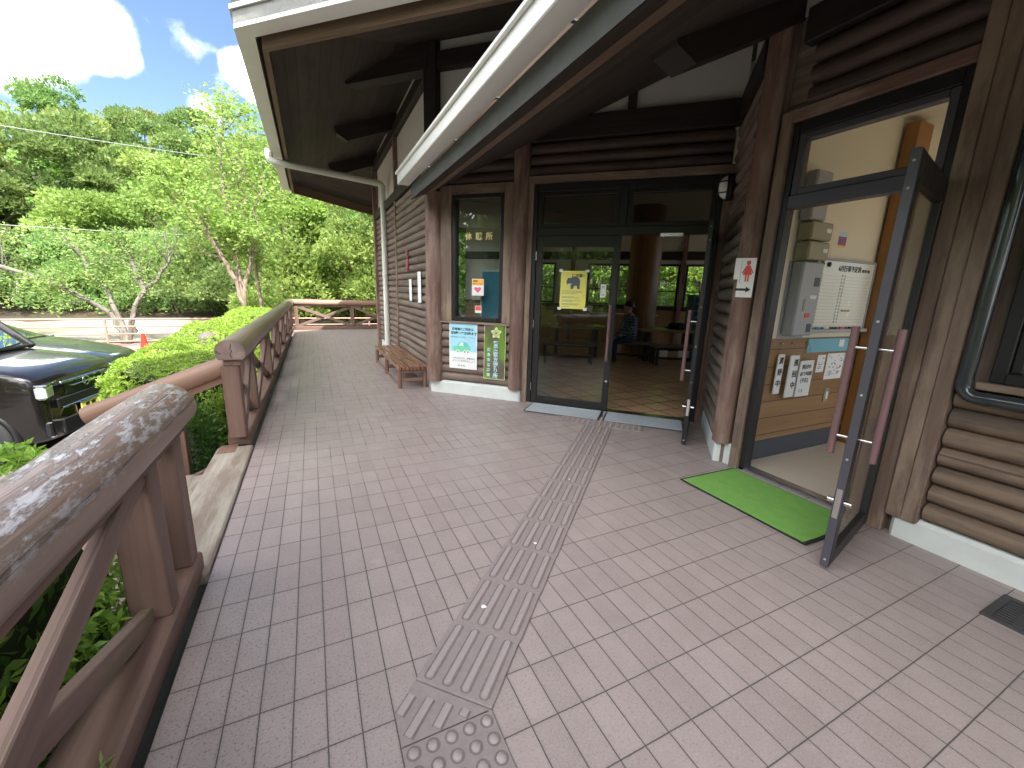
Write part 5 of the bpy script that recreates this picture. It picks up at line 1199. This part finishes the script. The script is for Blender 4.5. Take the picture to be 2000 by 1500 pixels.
b = MB(); b.lathe([(.19, .0), (.19, .02), (.15, .035), (.13, .05), (.035, .69), (.028, .70), (.0001, .70)], (-3.32, 10.8, GZ), 28); b.build('cone', M['conered'], t)
b = MB(); b.box((-3.32, 10.8, GZ + .015), (.38, .38, .03), ch=.01); b.build('base', M['black'], t)

# pipe fence along the yard
steelpink = plain('fence_pipe_brown', (.34, .22, .17), .5, .1, .12, 7)
def pipefence(lab, pts, h, rails):
    t = empty('pipe_fence', (pts[0][0], pts[0][1], GZ), lab, 'fence'); pts = [np.array([x, y, GZ]) for x, y in pts]
    for p in pts: b = MB(); b.tube([p, p + Z * h], .03, 10); b.build('post', steelpink, t)
    for f in rails: b = MB(); b.tube([p + Z * h * f for p in pts], .022 if f < .99 else .028, 10); b.build('rail', steelpink, t)
pipefence('brown pipe fence with four rails between red path and pale yard', [(-15.6, 12.3), (-12.6, 12.9), (-9.9, 13.4), (-7.5, 13.85), (-5.15, 14.2), (-2.6, 14.45), (-.1, 14.65), (2.4, 14.8), (4.6, 14.9)], .80, [.16, .44, .72, 1.0])
if 0: pipefence('lower thin pipe fence at the far side of the pale yard', [(-19.0, 22.0), (-15.5, 22.3), (-12.0, 22.6), (-8.5, 22.8), (-5.0, 23.0), (-1.5, 23.1)], .62, [.5, 1.0])
wire = plain('cable_grey', (.35, .36, .36), .6)
for lab, P_, Q_ in (('upper thin overhead cable in front of the hillside', (-13.6, 24.2, 7.8), (-4.2, 32.5, 9.6)), ('lower thin overhead cable in front of the hillside', (-12.4, 26.9, 4.0), (-3.4, 32.0, 4.8))):
    P_ = np.array(P_); Q_ = np.array(Q_); d_ = Q_ - P_; b = MB(); P2 = P_ - d_ * .6; Q2 = Q_ + d_ * .9
    b.tube([P2 + (Q2 - P2) * k / 24 - Z * 1.2 * 4 * (k / 24) * (1 - k / 24) * .35 for k in range(25)], .018, 6); b.build('overhead_cable', wire, None, lab, 'cable', 'overhead cables')

# ------------------------------------------------------------------ plants
rng = np.random.RandomState(3)
def whorl(C, N, L, W, k=6, up=.55):
    """rosettes of k leaves on shoot tips C facing N"""
    n = len(C); N = norm(N + rng.normal(0, .28, (n, 3))); a = norm(np.cross(N, rng.normal(0, 1, (n, 3)))); b_ = np.cross(N, a)
    CC = []; DD = []
    for i in range(k):
        th = 2 * math.pi * i / k + rng.rand(n) * .8; DD.append(N * up + (a * np.cos(th)[:, None] + b_ * np.sin(th)[:, None])); CC.append(C)
    lv0 = np.tile(np.clip(rng.normal(.6, .2, n), 0, 1), k)
    return leaves(np.concatenate(CC), np.concatenate(DD), L, W, .12, .12, lv0)
def hedge_top(x, y): return .50 + .05 * np.sin(y * 1.3 + x) + .03 * np.sin(x * 5 + y * 3.1) + .02 * np.sin(y * 7 + 1)
def hedge(name, lab, x0, x1, y0, y1, ztop, bands, slant=0.0):
    t = empty(name, ((x0 + x1) / 2, y0, GZ), lab, 'hedge'); parts = []
    for ya, yb, dens, L in bands:
        A = (x1 - x0) * (yb - ya); n = int(A * dens); X = rng.uniform(x0, x1, n); Y = rng.uniform(ya, yb, n); kk = Y > y0 + slant * (x1 - X); X, Y = X[kk], Y[kk]; n = len(X); y0_ = y0 + slant * (x1 - X)
        ex = np.minimum(np.minimum(X - x0, x1 - X), .22) / .22; ey = np.minimum(np.minimum(Y - y0_, y1 - Y), .25) / .25
        zt = ztop(X, Y) - .22 * (1 - np.sqrt(np.clip(ex, 0, 1))) - .2 * (1 - np.sqrt(np.clip(ey, 0, 1))) + rng.normal(0, .016, n)
        N = np.stack([np.where(ex < 1, np.where(X < (x0 + x1) / 2, -1, 1) * (1 - ex), 0), np.where(ey < 1, np.where(Y < (y0 + y1) / 2, -1, 1) * (1 - ey), 0), np.ones(n)], 1)
        parts.append(whorl(np.stack([X, Y, zt], 1), N, L, L * .36))
        for sx, xx in ((-1, x0), (1, x1)):
            n = int((yb - ya) * (.55) * dens * .8); Y = rng.uniform(max(ya, y0 + slant * (x1 - xx)), yb, n) if yb > y0 + slant * (x1 - xx) else rng.uniform(y0 + slant * (x1 - xx), y0 + slant * (x1 - xx) + .1, n); zz = rng.uniform(-.25, .3, n) ; C_ = np.stack([np.full(n, xx) + rng.normal(0, .03, n), Y, zz], 1)
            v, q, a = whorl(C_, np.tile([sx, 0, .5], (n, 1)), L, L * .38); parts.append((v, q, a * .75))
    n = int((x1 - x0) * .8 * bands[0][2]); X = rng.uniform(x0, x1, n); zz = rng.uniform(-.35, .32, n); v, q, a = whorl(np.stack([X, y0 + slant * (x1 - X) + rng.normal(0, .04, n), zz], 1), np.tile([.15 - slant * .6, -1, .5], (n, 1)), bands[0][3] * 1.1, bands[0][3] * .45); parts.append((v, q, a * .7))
    V, Q, A = join(parts); quadmesh('foliage', V, Q, M['leaf_hedge'], t, A)
    b = MB(); ny_ = max(4, int((y1 - y0) / .5)); prof = []  # solid dark core added inside the leaves to block see-through
    for j in range(ny_ + 1):
        y = y0 + .1 + (y1 - y0 - .2) * j / ny_; zt = float(ztop(np.array([(x0 + x1) / 2]), np.array([y]))[0]) - .1 - (.12 if j in (0, ny_) else 0)
        sh = slant * (x1 - x0) * (1 - j / ny_); prof.append([(x0 + .12, y + sh, GZ), (x0 + .08, y + sh, .1), (x0 + .22, y + sh * .85, zt), (x1 - .22, y, zt), (x1 - .08, y, .1), (x1 - .12, y, GZ)])
    V = [p for r in prof for p in r]; F = [(j * 6 + k, j * 6 + k + 1, (j + 1) * 6 + k + 1, (j + 1) * 6 + k) for j in range(ny_) for k in range(5)] + [tuple(range(6)), tuple(range(ny_ * 6, ny_ * 6 + 6))[::-1]]
    b.add(V, F, None, 0, True); b.build('dark_core', plain('hedge_core', (.035, .045, .015), .95, 0, .5, 25, bump=.8), t); return t
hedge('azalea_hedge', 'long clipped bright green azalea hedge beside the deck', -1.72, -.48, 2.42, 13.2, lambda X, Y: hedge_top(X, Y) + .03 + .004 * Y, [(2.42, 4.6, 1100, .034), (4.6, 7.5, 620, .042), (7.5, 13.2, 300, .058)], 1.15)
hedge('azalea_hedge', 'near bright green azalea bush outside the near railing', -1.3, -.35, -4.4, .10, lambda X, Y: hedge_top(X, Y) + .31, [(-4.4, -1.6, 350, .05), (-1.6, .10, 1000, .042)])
sprout = True
t = empty('rock', (-1.0, 5.6, .5), 'grey rock sticking out of the hedge top', 'rock'); b = MB(); V = []; F = []
b.lathe([(.16, -.2), (.17, 0), (.14, .07), (.07, .12), (.0001, .13)], (-1.0, 5.6, .5), 12); b.v = [(x + .025 * math.sin(z * 40 + y * 17), y + .03 * math.sin(x * 31), z + .015 * math.sin(x * 27 + y * 19)) for x, y, z in b.v]; b.build('stone', plain('rock_grey', (.13, .11, .105), .9, 0, .25, 14, bump=.6), t)
def shrub(name, lab, c, r, n, L, W, mat_, stems=7, cat='shrub'):
    t = empty(name, (c[0], c[1], GZ), lab, cat); c = np.array(c, float); r = np.array(r, float)
    D = norm(rng.normal(0, 1, (n, 3))); rad = rng.uniform(.3, 1, n) ** .5; C_ = c + D * rad[:, None] * r; k = C_[:, 2] > GZ + .02
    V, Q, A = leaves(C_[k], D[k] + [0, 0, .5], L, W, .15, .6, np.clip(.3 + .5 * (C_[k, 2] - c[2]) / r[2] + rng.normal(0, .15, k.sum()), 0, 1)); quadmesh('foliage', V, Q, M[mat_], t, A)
    b = MB()
    for s in range(stems):
        e = c + norm(rng.normal(0, 1, 3)) * r * .85; e[2] = abs(e[2] - c[2]) * .6 + c[2]; a_ = np.array([c[0] + rng.normal(0, .06), c[1] + rng.normal(0, .06), GZ]); b.tube([a_, (a_ + e) / 2 + rng.normal(0, .04, 3), e], [.008, .006, .003], 6)
    b.build('stems', M['bark'], t); return t
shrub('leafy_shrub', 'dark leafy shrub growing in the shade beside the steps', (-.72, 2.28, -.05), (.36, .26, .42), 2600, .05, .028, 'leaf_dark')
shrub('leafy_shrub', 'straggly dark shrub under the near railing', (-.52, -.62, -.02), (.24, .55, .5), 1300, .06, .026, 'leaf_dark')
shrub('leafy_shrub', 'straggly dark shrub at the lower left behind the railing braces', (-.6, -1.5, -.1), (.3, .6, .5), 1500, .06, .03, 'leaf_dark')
t = empty('weed', (-.36, -.12, -.1), 'tall thin weed with pointed leaves beside the first step', 'weed'); b = MB(); C_ = []; D_ = []
for s in range(6):
    a_ = np.array([-.42 - .04 * s, -.1 + .03 * s, GZ]); e = a_ + (rng.normal(-.05, .1), rng.normal(0, .08), rng.uniform(.9, 1.45)); b.tube([a_, (a_ + e) / 2 + rng.normal(0, .02, 3), e], [.005, .004, .002], 6)
    for f in np.linspace(.25, 1, 16): C_.append(a_ + (e - a_) * f); D_.append([rng.normal(), rng.normal(), .4])
b.build('stems', M['leaf_dark'], t); V, Q, A = leaves(np.array(C_), np.array(D_), .07, .022, .1, .2); quadmesh('foliage', V, Q, M['leaf_dark'], t, A)
t = empty('plant_sprig', (-.13, -1.0, .11), 'small withered sprig lying on the base beam of the near railing', 'sprig'); b = MB(); pts = [np.array([-.13 + .01 * math.sin(k), -1.02 + .022 * k, .116 + .008 * (k % 2)]) for k in range(6)]; b.tube(pts, .0025, 6); b.build('stems', M['boxtan'], t)
V, Q, A = leaves(np.array(pts * 4), rng.normal(0, 1, (24, 3)) * [1, 1, .4], .035, .012, .1, .3); V[:, 2] = np.maximum(V[:, 2], .1115); quadmesh('foliage', V, Q, M['leaf_cherry'], t, A)

# trees -------------------------------------------------------------
def limbs(b, base, top, r, depth, spread, kids, segs=4, ends=None, droop=0.0):
    base = np.array(base, float); top = np.array(top, float); L = np.linalg.norm(top - base)
    pts = [base + (top - base) * k / segs + (rng.normal(0, .035 * L, 3) if 0 < k < segs else 0) for k in range(segs + 1)]
    rad = [r * (1 - .55 * k / segs) for k in range(segs + 1)]; b.tube(pts, rad, 8 if r > .03 else 5)
    if ends is not None and depth <= 1: ends += [pts[-1], pts[-2]] + ([pts[-3]] if depth == 0 else [])
    if depth == 0: return
    for k in range(kids):
        f = rng.uniform(.4, 1.0); i = min(segs - 1, int(f * segs)); p = pts[i] + (pts[i + 1] - pts[i]) * (f * segs - i)
        d = norm(norm(top - base) * .75 + rng.normal(0, 1, 3) * spread); d[2] = d[2] * (1 - droop) + .12
        limbs(b, p, p + d * L * rng.uniform(.42, .68), r * .5 * (1.1 - f * .3), depth - 1, spread, kids, max(2, segs - 1), ends, droop)
def forest_proto(name, lab, H, Rr, nl, leaf, mat_, seed, clumps=26, shape=1.0):
    global rng
    rng = np.random.RandomState(seed); t = empty(name, (0, 0, 0), lab, 'tree', 'trees on the wooded hillside')
    b = MB(); ends = []; limbs(b, (0, 0, -.8), (rng.normal(0, .3), rng.normal(0, .3), H * .55), H * .026, 1, .6, 6, 5, ends); b.build('trunk', M['bark'], t)
    cl = []
    for k in range(clumps):
        a = rng.rand() * 6.283; h = rng.uniform(.12, 1.0); rr = Rr * math.sqrt(max(.05, 1 - (abs(h - .42) / .62) ** 2.2)) * rng.uniform(.55, 1.0); cl.append((rr * math.cos(a), rr * math.sin(a), H * h * .92, Rr * rng.uniform(.26, .42), rng.uniform(.15, .9)))
    for e in ends[:10]: cl.append((*e, Rr * .25, .5))
    parts = []
    for x, y, z, r, lv in cl:
        n = int(nl / len(cl)); D = norm(rng.normal(0, 1, (n, 3))); D[:, 2] = np.abs(D[:, 2]) * .9 - .22; D = norm(D)
        C_ = np.array([x, y, z]) + D * r * rng.uniform(.72, 1.08, n)[:, None] * [1, 1, .78]
        parts.append(leaves(C_, D + [0, 0, .25], leaf, leaf * .62, .15, .55, np.clip(lv + rng.normal(0, .12, n), 0, 1)))
    V, Q, A = join(parts); quadmesh('crown', V, Q, M[mat_], t, A); return t
PR_ = [forest_proto('broadleaf_tree', 'x', 8.5, 3.4, 14000, .27, 'leaf_forest', 11), forest_proto('broadleaf_tree', 'x', 9.5, 3.0, 14000, .27, 'leaf_forest2', 12), forest_proto('broadleaf_tree', 'x', 7.5, 3.6, 14000, .25, 'leaf_forest', 13, 32), forest_proto('broadleaf_tree', 'x', 8.0, 2.8, 14000, .24, 'leaf_light', 14, 22), forest_proto('broadleaf_tree', 'x', 6.0, 3.2, 14000, .22, 'leaf_forest2', 15, 30)]
TL = ['rounded mid green broadleaf tree on the wooded hillside', 'bluish green broadleaf tree on the wooded hillside', 'wide mid green broadleaf tree on the wooded hillside', 'paler yellow green tree on the wooded hillside', 'low dark green spreading tree on the wooded hillside']
used = [False] * 5
def plant(k, x, y, z, s, rz, label=None, group=None):
    o = PR_[k]
    if used[k]: o = copy_tree(PR_[k])
    used[k] = True; o.location = (x, y, z); o.rotation_euler = (0, 0, rz); o.scale = (s, s, s * 1.0); o['label'] = label or TL[k]
    if group: o['group'] = group
    return o
rng2 = np.random.RandomState(5)
for row, (Y, sp_, s0_) in enumerate(((27.5, 3.8, .74), (31.5, 4.2, .85), (36.5, 4.6, .92), (42, 5.0, 1.0), (48.5, 5.4, 1.05), (56, 5.8, 1.1), (64, 6.4, 1.12))):
    xa = -.52 * (Y + 2) - 3; xb = .17 * (Y + 2) + 5; n = int((xb - xa) / sp_); 
    for i in range(n + 1):
        x = xa + (xb - xa) * (i + rng2.uniform(-.22, .22)) / n; y = Y + rng2.uniform(-1.6, 1.6); k = rng2.choice([0, 1, 2, 3, 4], p=[.3, .22, .25, .09, .14])
        if row == 0 and k in (0, 1): k = 4
        plant(k, x, y, hill_z(x, y) - .3, s0_ * rng2.uniform(.85, 1.18), rng2.rand() * 6.28)
# nearer trees right behind the far railing
for k, x, y, s, lab in ((3, -.3, 19.5, .80, 'light green tree left of the deck end behind the pipe fence'), (2, 1.9, 18.2, .72, 'leafy tree directly behind the far end railing'), (0, 3.9, 18.6, .75, 'tree beside the corner of the log wall behind the far railing'), (4, .9, 24.5, .95, 'dark spreading tree deeper behind the far end railing'), (4, -2.9, 25.6, .9, 'dark tree at the right end of the pale yard'), (1, 4.6, 23.5, .95, 'tall bluish tree at the wall corner beyond the deck')):
    plant(k, x, y, GZ - .1, s, x * 2.1, lab, 'trees behind the deck end')
for k, x, y, s, lab in ((3, 14.5, 10.5, .8, 'tree seen through the middle hall window'), (3, 11.8, 13.6, .8, 'tree seen through the hall window behind the door leaf'), (3, 16.8, 6.6, .8, 'pale tree seen through the right hall window'), (3, 12.8, 10.6, .5, 'small pale tree close outside the hall windows'), (1, 8.0, 16.0, .8, 'tree outside the left hall windows'), (0, 18.0, 12.0, 1.0, 'large tree far outside the hall windows'), (4, 15.0, 15.0, 1.0, 'dark tree far outside the hall windows')):
    plant(k, x, y, GZ - .1, s, x * 1.7, lab, 'trees outside the hall windows')
for k, x, y, s, lab in ((0, -9.5, -7.5, .75, 'tree reflected in the door glass, across the car park'), (2, -6.0, -11.5, .8, 'wide tree reflected in the door glass, behind the photographer'), (4, -9.0, -3.0, 1.25, 'broad dark tree at the near side of the car park'), (2, -10.5, 1.2, 1.15, 'wide tree beyond the parked cars, out of frame'), (1, -13.5, -9.5, .9, 'bluish tree across the car park'), (0, -1.5, -15.0, .9, 'tree behind the photographer along the path')):
    plant(k, x, y, GZ - .1, s, x * 1.3, lab, 'trees across the car park')
def added_shade_tree(lab, base, c, r, seed):  # off-frame trees added only to keep direct sun off the deck
    global rng
    rng = np.random.RandomState(seed); t = empty('added_shade_tree', base, lab, 'tree', 'unseen trees added to shade the deck'); b = MB(); limbs(b, base, (c[0], c[1], c[2] - r[2] * .5), .16, 2, .5, 5, 5); b.build('trunk', M['bark'], t)
    n = 7000; D = norm(rng.normal(0, 1, (n, 3))); C_ = np.array(c) + D * (rng.rand(n) ** .4)[:, None] * np.array(r); V, Q, A = leaves(C_, D, .34, .24, .1, .8); quadmesh('crown', V, Q, M['leaf_forest'], t, A)
added_shade_tree('unseen tall tree added to shade the deck, nearer one behind the photographer', (2.4, -5.4, GZ), (.95, -3.2, 8.6), (1.75, 2.1, 1.5), 31)
added_shade_tree('unseen tall tree added to shade the deck, farther one behind the photographer', (2.2, -8.6, GZ), (1.6, -7.2, 9.0), (1.35, 2.9, 1.6), 32)
# tall light tree with two stems behind the hedge
rng = np.random.RandomState(41)
def special(name, lab, stems, depth, spread, kids, leaf, per, mat_, barkm, r0, flat=.5, sparse=None, sig=.22):
    t = empty(name, tuple(stems[0][0]), lab, 'tree'); b = MB(); ends = []
    for s in stems:
        for i in range(len(s) - 1):
            rr = r0 * (1 - .38 * i / max(1, len(s) - 1))
            if i < len(s) - 2: b.tube([s[i], (np.array(s[i]) + s[i + 1]) / 2 + rng.normal(0, .03, 3), s[i + 1]], [rr, rr * .93, rr * .85], 10)
            limbs(b, s[i], s[i + 1], rr * .85 if i < len(s) - 2 else rr, depth if i > 0 else 0, spread, kids if i > 0 else 0, 5, ends if i > 0 else None)
    b.build('trunk', M[barkm], t); E_ = np.array(ends)
    if sparse is not None: E_ = E_[rng.rand(len(E_)) < sparse(E_)]
    C_ = np.repeat(E_, per, 0); n = len(C_); C_ = C_ + rng.normal(0, 1, (n, 3)) * [sig, sig, sig * flat]
    V, Q, A = leaves(C_, rng.normal(0, 1, (n, 3)) * [1, 1, .35], leaf, leaf * .5, .12, .3, np.repeat(np.clip(rng.normal(.55, .25, len(E_)), 0, 1), per)); quadmesh('crown', V, Q, M[mat_], t, A); return t, len(E_)
b1 = np.array([-1.46, 13.3, GZ]); b2 = np.array([-1.08, 14.0, GZ])
i1 = special('slender_tree', 'slender light green tree with two pale stems rising behind the hedge', [[tuple(b1), (-1.5, 13.35, 1.0), (-1.62, 13.5, 2.5), (-1.75, 13.7, 4.3), (-1.6, 13.9, 5.9)], [tuple(b1 + (0, 0, 1.3)), (-1.35, 13.3, 1.5), (-1.0, 13.3, 2.9), (-.75, 13.5, 4.4)], [tuple(b1 + (0, 0, 1.2)), (-1.6, 13.3, 1.4), (-2.2, 13.2, 2.8), (-2.9, 13.4, 3.9)], [tuple(b2), (-1.1, 14.0, 1.2), (-1.2, 14.1, 3.0), (-1.3, 14.3, 5.2)]], 2, .55, 6, .13, 9, 'leaf_light', 'barkpale', .06, .35, None, .2)
b3 = np.array([-4.9, 14.75, GZ])
i2 = special('cherry_tree', 'grey V-trunked cherry tree with sparse leaves at the pipe fence', [[tuple(b3), (-5.25, 15.0, .35), (-6.3, 15.4, 1.05), (-8.2, 16.0, 1.75), (-10.0, 16.5, 2.15)], [tuple(b3 + (0.03, 0, .05)), (-5.2, 15.1, .6), (-5.45, 15.4, 1.3), (-6.2, 15.8, 2.3)], [tuple(b3 + (.05, 0, 0)), (-4.6, 14.9, .55), (-4.25, 15.2, 1.2), (-3.6, 15.6, 2.3)], [(-4.4, 15.1, .95), (-4.35, 15.1, 1.0), (-4.7, 15.6, 2.0), (-5.0, 15.9, 2.6)]], 2, .6, 5, .1, 15, 'leaf_cherry', 'barkgrey', .075, .3, lambda E: np.clip((-E[:, 0] - 3.4) / 2.2, .12, 1), .24)

# ------------------------------------------------------------------ hall furniture and the seated man
cr = np.array([.9, -.436, 0]); cf = np.array([.436, .9, 0])
def table(lab, c, L, Wd, h=.70):
    t = empty('wooden_table', tuple(c), lab, 'table', 'hall tables'); c = np.array(c, float); ax = [cr, cf, Z]
    b = MB(); b.box(c + Z * (h - .03), (L, Wd, .06), ax, .015); b.build('table_top', M['table'], t)
    for sx in (-1, 1):
        b = MB(); q = c + cr * sx * L * .36; b.box(q + Z * (h - .06) / 2, (.07, Wd * .6, h - .06), ax, .01); b.build('leg', M['furn'], t)
    b = MB(); b.box(c + Z * .25, (L * .72, .05, .08), ax, .006); b.build('stretcher', M['furn'], t)
def stool(lab, c, L, h=.42):
    t = empty('hall_bench', tuple(c), lab, 'bench', 'hall benches'); c = np.array(c, float); ax = [cr, cf, Z]
    b = MB(); b.box(c + Z * (h - .025), (L, .32, .05), ax, .01); b.build('seat', M['stool'], t)
    for sx in (-1, 1):
        for sy in (-1, 1):
            b = MB(); b.box(c + cr * sx * L * .42 + cf * sy * .11 + Z * (h - .05) / 2, (.05, .05, h - .05), ax, .005); b.build('leg', M['furn'], t)
    b = MB(); b.box(c + Z * .14, (L * .84, .04, .05), ax, .005); b.build('stretcher', M['furn'], t)
pp_ = np.array([6.55, 4.72, 0])
table('wooden table with pale shiny top beside the pillar, right of the seated man', (7.42, 4.62, 0), 1.35, .8)
table('wooden table in front of the seated man, behind the glass door', (5.75, 5.65, 0), 1.2, .8)
stool('dark bench the seated man sits on', pp_ + (.03, -.02, 0), .9)
stool('dark bench in front of the right hand table', (7.25, 3.95, 0), 1.3)
stool('dark bench behind the closed glass door', (5.05, 4.85, 0), 1.1)
for lab, c in (('white leaflet stack on the floor rack under the bench', (7.0, 4.25, .12)), ('white leaflet holder between the bench legs', (7.45, 4.1, .12))):
    t = empty('leaflet_stack', c, lab, 'leaflets', 'leaflets under the benches'); b = MB(); b.box(np.array(c) + Z * .06, (.22, .03, .2), [cr, cf, Z], .003); b.box(np.array(c) + Z * .06 + cf * .05, (.2, .03, .17), [cr, cf, Z], .003); b.build('paper', M['paper'], t)
t = empty('black_bag', (7.62, 4.6, .71), 'black bag lying on the right hand table', 'bag'); b = MB(); b.lathe([(.0001, 0), (.19, 0), (.21, .05), (.17, .1), (.09, .13), (.0001, .135)], (7.66, 4.5, .702), 20); b.v = [(x + .04 * math.sin(y * 20), y * 1.0 + .02 * math.sin(x * 25), z) for x, y, z in b.v]; b.build('cloth', M['darkcloth'], t); b = MB(); b.tube([(7.5, 4.55, .78), (7.45, 4.6, .74), (7.5, 4.75, .71), (7.68, 4.78, .72)], .012, 8); b.build('strap', M['darkcloth'], t)
t = empty('pigeonhole_cabinet', (8.42, 4.55, 0), 'dark blue pigeonhole cabinet by the hall windows', 'cabinet'); cc = np.array([8.42, 4.55, 0]); ax = [cr, cf, Z]
b = MB(); b.box(cc + Z * .72, (.66, .34, 1.44), ax, .01); b.build('case', M['cab'], t)
for i in range(2):
    for j in range(5):
        b = MB(); b.box(cc + cr * (-.155 + .31 * i) - cf * .168 + Z * (.72 + .15 * j), (.26, .012, .11), ax, .003); f_ = b.build('pocket', M['cabdark'], t); b = MB(); b.box(cc + cr * (-.155 + .31 * i) - cf * .176 + Z * (.672 + .15 * j), (.1, .006, .025), ax, .001); b.build('label', M['paper'], f_)
t = empty('picture_frame', (5.2, 10.5, 1.5), 'dark framed picture on the far hall wall', 'picture'); b = MB(); WFar.box(b, .75, 1.3, 1.35, 1.75, .01, .04); b.build('frame', M['furn'], t); b = MB(); WFar.box(b, .79, 1.26, 1.39, 1.71, .041, .044, .001); b.build('picture', M['cab'], t)

def person(lab, P0, face):
    """seated figure; local x = facing, y = left, z = up"""
    P0 = np.array(P0, float); fx = np.array([*face, 0.]) / np.linalg.norm(face); fy = np.cross(Z, fx)
    def w_(p): return P0 + fx * p[0] + fy * p[1] + Z * p[2]
    J = {}; E = []; Rd = {}
    def node(n, p, r, par=None):
        J[n] = len(Rd); Rd[J[n]] = (p, r)
        if par: E.append((J[par], J[n]))
    node('pelvis', (0, 0, .50), .135); node('waist', (.015, 0, .66), .135, 'pelvis'); node('chest', (.045, 0, .84), .150, 'waist'); node('shoulders', (.07, 0, .955), .115, 'chest'); node('neck', (.10, 0, 1.03), .055, 'shoulders'); node('skull0', (.125, 0, 1.08), .068, 'neck'); node('skull1', (.125, 0, 1.15), .088, 'skull0'); node('skull2', (.115, 0, 1.225), .078, 'skull1')
    node('jaw', (.19, 0, 1.095), .038, 'skull0'); node('nose', (.222, 0, 1.145), .014, 'skull1')
    for s, sg in (('l', 1), ('r', -1)):
        node('sh' + s, (.06, sg * .175, .945), .07, 'shoulders'); node('el' + s, (.12, sg * .225, .70), .05, 'sh' + s); node('fa' + s, (.25, sg * .16, .60), .042, 'el' + s); node('wr' + s, (.37, sg * .085, .545), .03, 'fa' + s); node('pa' + s, (.43, sg * .06, .525), .034, 'wr' + s)
        for k in range(4):
            node(f'f{s}{k}a', (.475, sg * .06 + (.018 - .012 * k), .522), .0085, 'pa' + s); node(f'f{s}{k}b', (.50 + .006 * (k in (1, 2)), sg * .06 + (.022 - .0145 * k), .505), .008, f'f{s}{k}a'); node(f'f{s}{k}c', (.505, sg * .06 + (.022 - .0145 * k), .482), .007, f'f{s}{k}b')
        node(f't{s}a', (.425, sg * .03, .51), .010, 'pa' + s); node(f't{s}b', (.455, sg * .018, .50), .008, f't{s}a')
        node('hip' + s, (.06, sg * .10, .495), .095, 'pelvis'); node('th' + s, (.26, sg * .12, .49), .082, 'hip' + s); node('kn' + s, (.44, sg * .125, .46), .063, 'th' + s); node('ca' + s, (.44, sg * .125, .27), .056, 'kn' + s); node('an' + s, (.40, sg * .125, .09), .04, 'ca' + s); node('he' + s, (.39, sg * .125, .045), .04, 'an' + s); node('to' + s, (.55, sg * .135, .03), .032, 'he' + s)
    me = bpy.data.meshes.new('body'); me.from_pydata([tuple(w_(Rd[i][0])) for i in range(len(Rd))], E, []); o = bpy.data.objects.new('person', me); col.objects.link(o)
    md = o.modifiers.new('skin', 'SKIN'); ly = me.skin_vertices[0].data
    for i in range(len(Rd)): ly[i].radius = (Rd[i][1], Rd[i][1]); 
    ly[0].use_root = True; o.modifiers.new('sub', 'SUBSURF').levels = 1; o.modifiers['sub'].render_levels = 1
    dg = bpy.context.evaluated_depsgraph_get(); dg.update(); m2 = bpy.data.meshes.new_from_object(o.evaluated_get(dg)); o.modifiers.clear(); o.data = m2; m2.name = 'body'
    m2.materials.clear()
    for k in ('plaid', 'jean', 'skin', 'ink'): m2.materials.append(M[k])
    for p in m2.polygons:
        p.use_smooth = True; c_ = np.array(p.center) - P0; lx_, ly_, lz_ = c_ @ fx, c_ @ fy, c_[2]
        if lz_ > 1.0 and lx_ > .02: k = 2
        elif lx_ > .365 and lz_ > .47 and abs(ly_) < .1 and lz_ < .58: k = 2
        elif lz_ < .085: k = 3
        elif lz_ < .565 and (lx_ > .03 or lz_ < .52): k = 1
        else: k = 0
        if lz_ > .5 and lx_ > .1 and lz_ < .75 and abs(ly_) > .05 and lx_ < .365 and lz_ > .555: k = 0
        p.material_index = k
    tag(o, lab, 'person'); o.data.update()
    b = MB(); c = w_((.108, 0, 1.185)); b.lathe([(.098, -.02), (.104, .02), (.095, .06), (.065, .095), (.0001, .108)], c, 18); b.v = [tuple(np.array(v) - fx * (.035 if v[2] < c[2] + .01 else .0)) for v in b.v]; b.build('hair', M['hair'], o)
    for sg in (1, -1):
        b = MB(); b.lathe([(.0001, 0), (.022, .002), (.026, .008), (.018, .012), (.0001, .012)], w_((.115, sg * .088, 1.145)), 10, ax=[fx, Z, fy * sg]); b.build('ear', M['skin'], o)
        b = MB(); b.lathe([(.0001, 0), (.01, .001), (.0001, .004)], w_((.203, sg * .034, 1.155)), 8, ax=[fy, Z, fx]); b.build('eye', M['ink'], o)
    b = MB(); b.box(w_((.222, 0, 1.098)), (.01, .04, .008), [fx, fy, Z], .002); b.build('mouth', plain('lips', (.3, .12, .1), .6), o)
person('man in a dark plaid shirt seated on a bench in the hall', pp_ + (0, 0, -.02), (-.95, .25))
